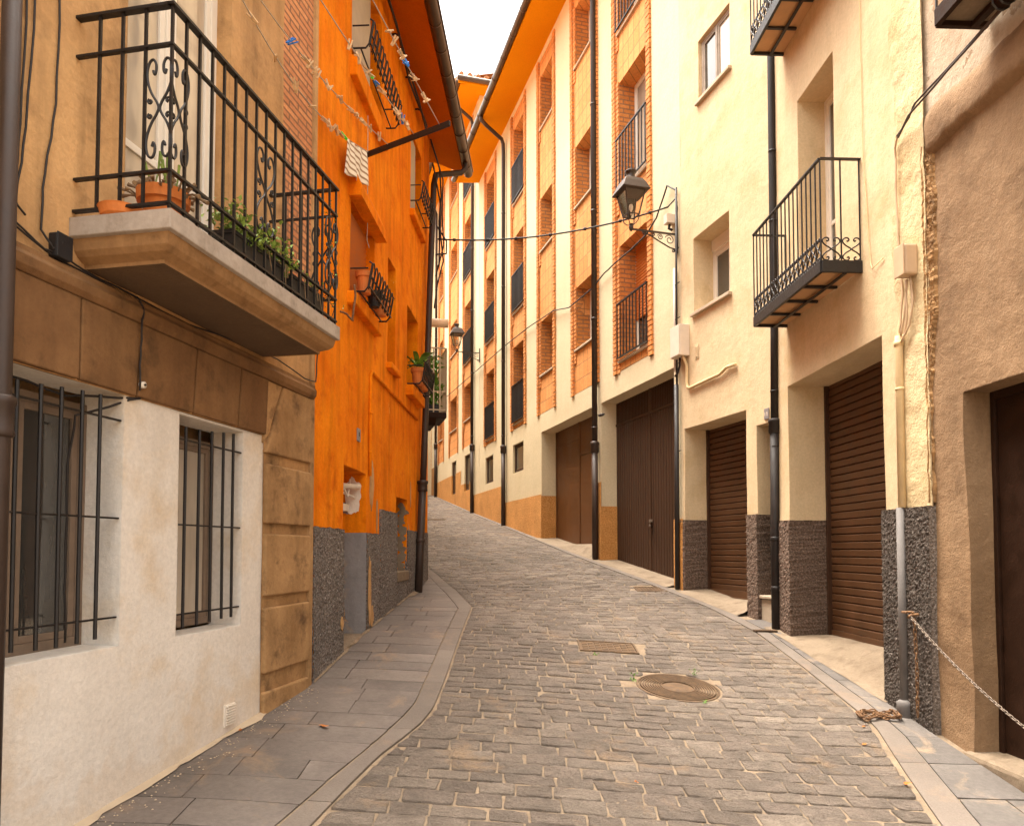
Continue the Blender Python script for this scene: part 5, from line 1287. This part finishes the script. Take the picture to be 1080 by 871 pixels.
# ------------------------------------------------------------------ BROWN HOUSE (right edge)
HB = thing('brown_cement_house', 'rough brown cement house with a dark door at the right edge', 'house', FB.o, FB.ang)
ddr = (3.345, 5.0, -.6, 2.685, .24); TB = 9.5
m = MB(); facade(m, 2.90, 6.8, -.6, 4.62, [ddr], .022, .22, .022, seed=5); m.box(3.035, 6.8, .6, 7, 0, TB); m.build('wall', M['brown'], HB)
m = MB(); facade(m, 2.90, 6.8, 4.7, TB, [], .022, .3, .012, seed=7); m.build('upper_wall', M['brown_up'], HB)
m = MB()   # rounded ledge
xs = [3.04 + i * .07 for i in range(54)]; prof = [(.05, 4.50), (.005, 4.535), (-.028, 4.56), (-.034, 4.60), (-.03, 4.66), (-.022, 4.74), (-.008, 4.82), (.05, 4.90)]
for (y0, z0), (y1, z1) in zip(prof, prof[1:]):
    for x0, x1 in zip(xs, xs[1:]): m.face([*[wob(wob(q_, .022, 3), .018, 11) for q_ in ((x0, y0, z0), (x1, y0, z0), (x1, y1, z1), (x0, y1, z1))]], True)
m.face([wob(wob((3.04, y, z), .035, 3), .02, 9) for y, z in prof]); m.build('ledge', M['brown'], HB, smooth=True)
# ragged edge of exposed mortar between the two houses
m = MB(); n = 190; prev = None
for k in range(n + 1):
    z = 1.95 + (4.62 - 1.95) * k / n; wd = min(1, max(.12, (z - 2.5) / 1.0)); a = 2.975 + .022 * noise.noise(Vector((z * 7, 1, 0))) + .014 * noise.noise(Vector((z * 30, 1, 0))); b = a + .015 + .105 * wd + .02 * noise.noise(Vector((z * 4, 5, 0))); 
    row = [(a + (b - a) * j / 7, (.03 if j == 7 else -.02 if j == 0 else .002 + .022 * noise.noise(Vector((j * 1.1, z * 11, 0))) + .012 * noise.noise(Vector((j * 2.3, z * 37, 5)))), z) for j in range(8)]
    if prev:
        for i in range(7): m.face([prev[i], prev[i + 1], row[i + 1], row[i]])
    prev = row
m.build('mortar_edge', M['stone'], HB)
m = MB(); m.box(3.36, 5.0, .225, .27, .18, 2.69); dd3 = m.build('door', M['dkwood'], HB)
m = MB(); m.box(3.345, 3.385, .20, .224, .18, 2.69); m.box(3.385, 5, .20, .224, 2.63, 2.69); m.build('door_frame', M['dkwood'], dd3, bevel=.004)
m = MB(); m.box(3.29, 5.1, -.03, .26, -.4, .235); m.build('doorstep', M['concrete'], HB, bevel=.03)
# balcony above
m = MB(); a, b, o, z = 3.70, 5.6, .34, 5.02
for (p, q) in (((a, 0), (a, -o)), ((a, -o), (b, -o)), ((b, -o), (b, 0))): m.bar((*p, z + .05), (*q, z + .05), .035, .11)
for k in (1, 2, 3, 4): x = a + .36 * k; m.bar((x, 0, z + .012), (x, -o, z + .012), .035, .024)
m.bar((a, -.10, z), (b, -.10, z), .05, .03)
ob = m.build('balcony', M['dkwood'], HB, bevel=.003)
m = MB(); m.box(a, b, -o + .01, 0, z + .03, z + .07); m.build('floor', M['concrete'], ob); m = MB()
for k in range(16): x = a + (b - a) * k / 15; m.bar((x, -o, z + .1), (x, -o, z + 1.0), .012)
m.bar((a, -o, z + 1.0), (b, -o, z + 1.0), .03, .014); m.bar((a, -o, z + 1.0), (a, 0, z + 1.0), .03, .014); m.build('railing', M['iron'], ob)
m = MB(); m.tube([(4.05, -.17, 4.92), (5.6, -.17, 4.97)], .055, 12); cc = m.build('cable_bundle', M['dkwood'], None, FB.ang, smooth=True, loc=FB.o); tag(cc, 'thick dark bundled hose under the balcony at the top right corner', 'cable')
m = MB()
for k in range(14): x = 4.06 + k * .05; m.tube([(x, -.17 + .058 * math.cos(a_), 4.92 + (x - 4.05) * .03 + .058 * math.sin(a_)) for a_ in [q * .7 for q in range(9)]], .007, 5, True)
m.build('winding', M['iron'], cc)

# concrete ramp in front of the roller shutter
m = MB(); N = 26
def rampz(s, off): 
    u = (s - .25) / 2.3
    p = FB.w(s, off, 0)
    g = GZ(p.x, p.y) + .006; d = .70 + .0 * u
    t_ = max(0, min(1, (off + .06) / .46)); t_ = t_ * t_ * (3 - 2 * t_)
    return g * (1 - t_) + max(g, d) * t_ + .006 * noise.noise(Vector((s * 5, off * 5, 0)))
for i in range(N):
    for j in range(12):
        s0_, s1_ = .08 + 2.30 * i / N, .08 + 2.30 * (i + 1) / N
        def oo(s, j): lo_ = -.16 + .11 * (s / 2.35); return lo_ + (.46 - lo_) * j / 12
        m.face([(s, oo(s, jj), rampz(s, oo(s, jj))) for s, jj in ((s0_, j), (s1_, j), (s1_, j + 1), (s0_, j + 1))], True)
o = m.build('ramp', M['concrete'], None, FB.ang, smooth=True, loc=FB.o); tag(o, kind='structure')
# sloping concrete aprons before the other garage doors
def apron(a, b, zin, fr=FA, outer=-.16, depth=.42):
    m = MB(); n = max(4, int((b - a) / .2))
    def P(x, j):
        off = outer + (depth - outer) * j / 6; w = fr.w(x, off, 0); g = GZ(w.x, w.y) + .008; t_ = max(0, min(1, (off - outer) / .35)); t_ = t_ * t_ * (3 - 2 * t_)
        z_ = zin(x) if callable(zin) else zin
        return (x, off, g * (1 - t_) + max(g, z_) * t_ + .004 * noise.noise(Vector((x * 6, off * 6, 0))))
    for i in range(n):
        for j in range(6): m.face([P(a + (b - a) * i / n, j), P(a + (b - a) * (i + 1) / n, j), P(a + (b - a) * (i + 1) / n, j + 1), P(a + (b - a) * i / n, j + 1)], True)
    o = m.build('apron', M['concrete'], None, fr.ang, smooth=True, loc=fr.o); tag(o, kind='structure')
apron(-2.0, -.5, lambda x: .965); apron(-5.1, -2.3, lambda x: 1.27 - .05 * (x + 5)); apron(-8.6, -5.1, lambda x: 1.72)

# ------------------------------------------------------------------ street lamps
def street_lamp(base, rot, label, name='street_lamp'):
    """square-plan lantern on a scrolled wall bracket; local y points into the wall"""
    t = thing(name, label, 'street lamp', base, rot, 'wall-bracket street lamps')
    m = MB(); L = .72
    m.box(-.02, .02, -.022, 0, -.28, .14); m.bar((0, -.01, 0), (0, -L, .0), .022, .022)
    m.tube([(0, -.02, -.22), (0, -.12, -.20), (0, -.28, -.13), (0, -.42, -.06), (0, -.55, -.015)], .011, 6)
    for (cy, cz, r_) in ((-.12, -.09, .075), (-.27, -.065, .045), (-.38, -.04, .03)):
        m.tube([(0, cy + x, cz + z_) for x, z_ in spiral((0, 0), r_ * .25, r_, 0, R(520), 22)], .0065, 5)
    m.tube([(0, -.52 + x, -.03 + z_) for x, z_ in spiral((0, 0), .01, .035, 0, R(480), 18)], .008, 5)
    m.tube([(0, -.06 + x, -.24 + z_) for x, z_ in spiral((0, 0), .01, .03, 0, R(480), 18)], .007, 5)
    m.build('bracket', M['lampm'], t)
    c = (0, -L, 0)
    m = MB(); m.lathe([(.0, -.04), (.012, -.03), (.03, .0), (.035, .03), (.02, .055), (.03, .07)], c, 14)
    for k in range(4):
        sx, sy = ((-1, -1), (1, -1), (1, 1), (-1, 1))[k]; nx_, ny_ = ((1, -1), (1, 1), (-1, 1), (-1, -1))[k]
        b_, t_ = .085, .150; zb, zt = .19, .52
        m.tube([(c[0], c[1], .05), (sx * .05, c[1] + sy * .05, .07), (sx * .08, c[1] + sy * .08, .12), (sx * b_, c[1] + sy * b_, zb)], .007, 6)
        m.bar((sx * b_, c[1] + sy * b_, zb), (sx * t_, c[1] + sy * t_, zt), .016, .016)
        m.bar((sx * b_, c[1] + sy * b_, zb), (nx_ * b_, c[1] + ny_ * b_, zb), .014, .014); m.bar((sx * t_, c[1] + sy * t_, zt), (nx_ * t_, c[1] + ny_ * t_, zt), .016, .02)
    m.build('lantern_frame', M['lampm'], t)
    m = MB(); m.sq([(.200, .512), (.208, .520), (.200, .540), (.155, .64), (.125, .69), (.085, .715)], c); m.build('hood', M['lampm'], t, bevel=.004)
    m = MB(); m.lathe([(.085, .712), (.062, .735), (.055, .80), (.08, .81), (.085, .83), (.03, .85), (.0, .855)], c, 16); m.build('chimney', M['lampm'], t, smooth=True)
    for k in range(4):
        q = [(-1, -1), (1, -1), (1, 1), (-1, 1)]; (ax, ay), (bx, by) = q[k], q[(k + 1) % 4]
        m = MB(); m.face([(ax * .083, c[1] + ay * .083, .195), (bx * .083, c[1] + by * .083, .195), (bx * .147, c[1] + by * .147, .512), (ax * .147, c[1] + ay * .147, .512)]); m.build('glass_pane', M['clear'], t)
    m = MB(); m.lathe([(.015, .20), (.015, .26), (.028, .28), (.032, .32), (.02, .35), (.0, .36)], c, 14); m.build('bulb', M['whitep'], t, smooth=True)
    return t
street_lamp(FA.w(-2.16, 0, 6.14), FA.ang, 'large near wall lantern on a scrolled bracket by the white box')
street_lamp(FA.w(-14.55, 0, 7.62), FA.ang, 'smaller distant wall lantern on the brick-bay house past the drainpipes')
t = thing('junction_box', 'small white junction box fixed above the near lantern bracket', 'box', FA.w(-2.24, 0, 6.33), FA.ang)
m = MB(); m.box(-.08, .03, -.13, 0, 0, .14); m.build('case', M['boxw'], t, bevel=.006); m = MB(); m.tube([(-.03, -.06, .0), (-.03, -.07, -.06), (.02, -.05, -.1)], .02, 8); m.build('gland', M['cable'], t)

# cables across and along the street
def span(name, label, P, Q, sag, r, mat='cable', n=40, lumps=0):
    P, Q = Vector(P), Vector(Q); m = MB(); pts = [P.lerp(Q, k / n) - Vector((0, 0, 4 * sag * (k / n) * (1 - k / n))) for k in range(n + 1)]
    m.tube(pts, r, 6)
    for k in range(lumps): c = pts[int((k + .6) * n / lumps) if int((k + .6) * n / lumps) < n else n - 1]; m.tube([c - Vector((.02, 0, 0)), c + Vector((.02, 0, 0))], r * 1.9, 6)
    o = m.build(name, M[mat], smooth=True); return tag(o, label, 'cable')
span('street_cable', 'black cable strung across the street from the downpipe to the near lantern', F2.w(5.25, -.18, 6.3), FA.w(-2.2, -.12, 6.55), .17, .013, lumps=7)
cable_thing('wall_cable', 'black cable running along the brick bays below the near lantern', FA, [(-2.10, -.03, 6.75), (-2.35, -.05, 6.95), (-2.7, -.05, 6.62), (-3.0, -.06, 6.50)] + [(s, -.06, z) for s, z in ((-3.6, 6.48), (-4.3, 6.5), (-4.72, 6.50), (-5.2, 6.42), (-6.5, 6.46), (-7.5, 6.7), (-9.3, 6.88), (-11.5, 7.0), (-14, 7.1), (-17, 7.2), (-22, 7.4))], .012)
cable_thing('wall_cable', 'looped black cable above the near lantern bracket', FA, [(-2.2, -.12, 6.55), (-2.15, -.08, 6.60), (-2.10, -.04, 6.66), (-2.09, -.03, 6.5), (-2.10, -.03, 6.2), (-2.10, -.03, 5.9)], .010)

# ------------------------------------------------------------------ covers, chains and litter in the road
t = thing('manhole_cover', 'round rusty cast iron manhole cover with concentric rings', 'manhole cover', (1.385, 6.23, GZ(1.385, 6.23) + .0))
sl_y = (GZ(1.385, 6.6) - GZ(1.385, 5.9)) / .7; sl_x = (GZ(1.7, 6.23) - GZ(1.1, 6.23)) / .6
t.rotation_euler = (math.atan(sl_y), -math.atan(sl_x), 0)
m = MB(); m.lathe([(.345, -.03), (.345, -.004), (.328, -.001), (.321, -.012)], (0, 0, 0), 48, False); m.build('rim', M['ironcover'], t)
m = MB(); prof = [(.318, -.02), (.318, -.004)]
for k in range(9): r_ = .305 - k * .021; prof += [(r_ + .009, -.010), (r_ + .007, .001), (r_ - .003, .001), (r_ - .005, -.010)]
prof += [(.085, -.004), (.0, -.003)]; m.lathe(prof, (0, 0, 0), 48, False); m.build('lid', M['ironcover'], t)
def rect_cover(cx, cy, a, b, label, gr=True):
    t = thing('drain_cover', label, 'drain cover', (cx, cy, GZ(cx, cy))); sy = (GZ(cx, cy + .3) - GZ(cx, cy - .3)) / .6; sx = (GZ(cx + .3, cy) - GZ(cx - .3, cy)) / .6
    t.rotation_euler = (math.atan(sy), -math.atan(sx), 0)
    m = MB(); m.box(-a, a, -b, -b + .018, -.03, .002); m.box(-a, a, b - .018, b, -.03, .002); m.box(-a, -a + .018, -b + .018, b - .018, -.03, .002); m.box(a - .018, a, -b + .018, b - .018, -.03, .002); m.build('rim', M['ironcover'], t)
    m = MB(); m.box(-a + .02, a - .02, -b + .02, b - .02, -.03, -.006)
    nx_, ny_ = 8, 5
    for i in range(nx_):
        for j in range(ny_):
            x0 = -a + .03 + (2 * a - .06) * i / nx_; y0 = -b + .03 + (2 * b - .06) * j / ny_
            m.box(x0 + .006, x0 + (2 * a - .06) / nx_ - .006, y0 + .006, y0 + (2 * b - .06) / ny_ - .006, -.006, .0)
    m.build('lid', M['ironcover'], t)
rect_cover(.94, 7.32, .285, .185, 'large rectangular rusty cover in the middle of the setts')
rect_cover(1.95, 10.47, .21, .18, 'small rectangular cover near the orange-based garage')
rect_cover(-2.2, 21.2, .29, .19, 'distant rectangular cover at the top of the street')
t = thing('drain_grate', 'small iron grate in the kerb strip by the black drainpipe', 'drain grate', (2.775, 8.19, GZ(2.775, 8.19) + .008)); m = MB()
m.box(-.12, .12, -.09, .09, -.02, -.002); m.build('base', M['soil'], t); m = MB()
for k in range(10): m.box(-.115 + k * .0245, -.10 + k * .0245, -.085, .085, -.0015, .004)
m.build('bars', M['ironcover'], t)
# weeds around the manhole
for k, (x, y, lab) in enumerate([(1.05, 6.44, 'weed tuft at the far left of the round manhole'), (1.02, 6.28, 'weed tuft at the near left of the round manhole'), (1.60, 6.56, 'taller weed sprout behind the round manhole'), (1.52, 5.86, 'tiny weed at the front of the round manhole'), (.78, 6.98, 'tiny weed at the corner of the rectangular cover')]):
    t = thing('weed', lab, 'weed', (x, y, GZ(x, y) - .002)); m = MB(); rnd = random.Random(k + 50); hh = .06 if k == 2 else .02
    for q in range(26 if k == 2 else 14): ground_leaf(m, (rnd.gauss(0, .016), rnd.gauss(0, .012), rnd.uniform(0, hh)), rnd.uniform(.012, .024), rnd)
    m.build('leaves', M['leaf2'], t); m = MB(); m.tube([(0, 0, 0), (.004, 0, hh)], .0015, 4); m.build('stem', M['leaf'], t)
# chains
def chain_mesh(pts, step, lw, r, seed=1, loose=0.):
    m = MB(); rnd = random.Random(seed); P = [Vector(p) for p in pts]; acc = [0]
    for a, b in zip(P, P[1:]): acc.append(acc[-1] + (b - a).length)
    n = int(acc[-1] / step)
    def at(d):
        for i in range(len(P) - 1):
            if acc[i + 1] >= d: return P[i].lerp(P[i + 1], (d - acc[i]) / max(1e-6, acc[i + 1] - acc[i])), (P[i + 1] - P[i]).normalized()
        return P[-1], (P[-1] - P[-2]).normalized()
    for k in range(n):
        c, d = at((k + .5) * step); u = Vector((0, 0, 1)) if abs(d.z) < .9 else Vector((1, 0, 0)); a = d.cross(u).normalized(); b = a.cross(d)
        s = a if k % 2 else b
        if loose: s = (s + Vector((rnd.uniform(-1, 1), rnd.uniform(-1, 1), rnd.uniform(-1, 1))) * loose).normalized(); s = (s - d * s.dot(d)).normalized()
        hl = step * .72; pts_ = []
        for q in range(10):
            t_ = 2 * math.pi * q / 10; pts_.append(c + d * hl * math.cos(t_) + s * lw * math.sin(t_))
        m.tube(pts_, r, 5, True)
    return m
hook = FB.w(2.85, -.10, 1.10)
far = Vector((2.98, 3.55, .36 + .02))
pts = [hook.lerp(far, k / 24) - Vector((0, 0, .10 * 4 * (k / 24) * (1 - k / 24))) for k in range(25)]
o = chain_mesh(pts, .026, .0085, .0032).build('chain', M['steel'], smooth=True); tag(o, 'long steel chain stretching from the pier hook to the right edge', 'chain')
o = chain_mesh([FB.w(2.845, -.07, 1.08), FB.w(2.85, -.06, .7), FB.w(2.845, -.06, .36)], .036, .011, .0042, 2, .3).build('chain', M['rust'], smooth=True); tag(o, 'rusty chain hanging straight down the grey pier', 'chain')
t = thing('wall_hook', 'rusty iron ring hook in the grey pier holding the chains', 'hook', FB.w(2.83, -.03, 1.12), FB.ang)
m = MB(); m.tube([(-.05 + .05 * math.cos(a_ * .6), -.05 + .035 * math.sin(a_ * .6), .01) for a_ in range(10)], .008, 6); m.build('ring', M['rust'], t); m = MB(); m.tube([(0, .02, 0), (0, -.06, -.01), (.02, -.09, -.02)], .011, 6); m.build('bolt', M['rust'], t)
rnd = random.Random(4); hp = []; cx, cy = 2.80, 5.70; x, y = 2.98, 5.66
for k in range(44):
    x = 2.80 + .17 * math.sin(k * .42 + 1.4) * (1 - k * .006) + rnd.uniform(-.015, .015); y = 5.70 + .06 * math.sin(k * .83) + rnd.uniform(-.012, .012)
    hp.append((x, y, GZ(x, y) + .016 + .018 * (k / 44) + .008 * (k % 3)))
o = chain_mesh(hp, .036, .012, .0048, 5, .6).build('chain', M['rust'], smooth=True); tag(o, 'heap of rusty chain lying on the setts at the foot of the pier', 'chain')
# dry leaves
def leaf(x, y, r, lab, seed):
    m = MB(); rnd = random.Random(seed); n = 9; c = [0, 0, .006]; pts = []
    for k in range(n): a = 2 * math.pi * k / n; rr = r * (1.3 if k in (0, 1) else rnd.uniform(.45, .9)); pts.append((rr * math.cos(a), rr * .6 * math.sin(a), .004 + rnd.uniform(0, .010)))
    for k in range(n): m.face([c, pts[k], pts[(k + 1) % n]])
    o = m.build('dry_leaf', M['dry'], None, rnd.uniform(0, 6), loc=(x, y, GZ(x, y) + .004)); tag(o, lab, 'leaf', None)
for k, (x, y, r, lab) in enumerate([(-1.23, 4.86, .045, 'curled dry brown leaf in the middle of the left pavement'), (-1.73, 4.75, .022, 'orange leaf scrap against the foot of the stone pier'), (-2.1, 3.78, .02, 'orange leaf scrap at the foot of the pale panel'),
    (2.60, 5.52, .022, 'orange leaf beside the heap of chain'), (.72, 4.35, .02, 'orange leaf in the near centre setts'), (2.42, 4.6, .03, 'brown leaf scrap near the right kerb strip'), (1.9, 4.0, .018, 'orange leaf in the near right setts'), (2.45, 5.2, .03, 'rusty leaf scrap left of the pier chain')]): leaf(x, y, r, lab, k)
# crumbled plaster at the foot of the tan house
m = MB(); rnd = random.Random(12)
for k in range(260):
    s = rnd.uniform(-3.0, -.1); off = -.03 - abs(rnd.gauss(0, .09)); p = F1.w(s, off, 0); r_ = rnd.uniform(.002, .007); z = GZ(p.x, p.y) + .003
    m.lathe([(r_, 0), (r_ * .8, r_ * .5), (r_ * .2, r_ * .8)], (p.x, p.y, z), 5)
o = m.build('plaster_crumbs', M['sill'], smooth=False); tag(o, 'scattered crumbs of pale plaster along the foot of the tan house', 'debris', kind='stuff')
m = MB(); m.face([(0, 0, 0)] * 3) if False else None
n = 40
for k in range(n):
    a, b = -3.1 + 2.4 * k / n, -3.1 + 2.4 * (k + 1) / n
    def w_(s): return .02 + .13 * max(0, noise.noise(Vector((s * 1.9, 2, 0)))) + .03 * noise.noise(Vector((s * 14, 2, 0)))
    def gzz(s, o_): p = F1.w(s, o_, 0); return GZ(p.x, p.y)
    m.face([(a, .01, gzz(a, 0) + .022), (b, .01, gzz(b, 0) + .022), (b, -w_(b), gzz(b, -w_(b)) + .006), (a, -w_(a), gzz(a, -w_(a)) + .006)], True)
o = m.build('mortar_fillet', M['sill'], H1)
t_ = MB()
for k in range(30):
    a, b = .03 + 4.6 * k / 30, .03 + 4.6 * (k + 1) / 30
    f = lambda s, o_: GZ(F2.w(s, o_, 0).x, F2.w(s, o_, 0).y)
    ww_ = lambda s: .03 + .03 * noise.noise(Vector((s * 5, 7, 0))) + (.06 if 3.9 < s < 4.7 else 0)
    t_.face([(a, -.012, f(a, 0) + .025), (b, -.012, f(b, 0) + .025), (b, -ww_(b), f(b, -ww_(b)) + .006), (a, -ww_(a), f(a, -ww_(a)) + .006)], True)
t_.build('mortar_fillet', M['mortar'], H2)
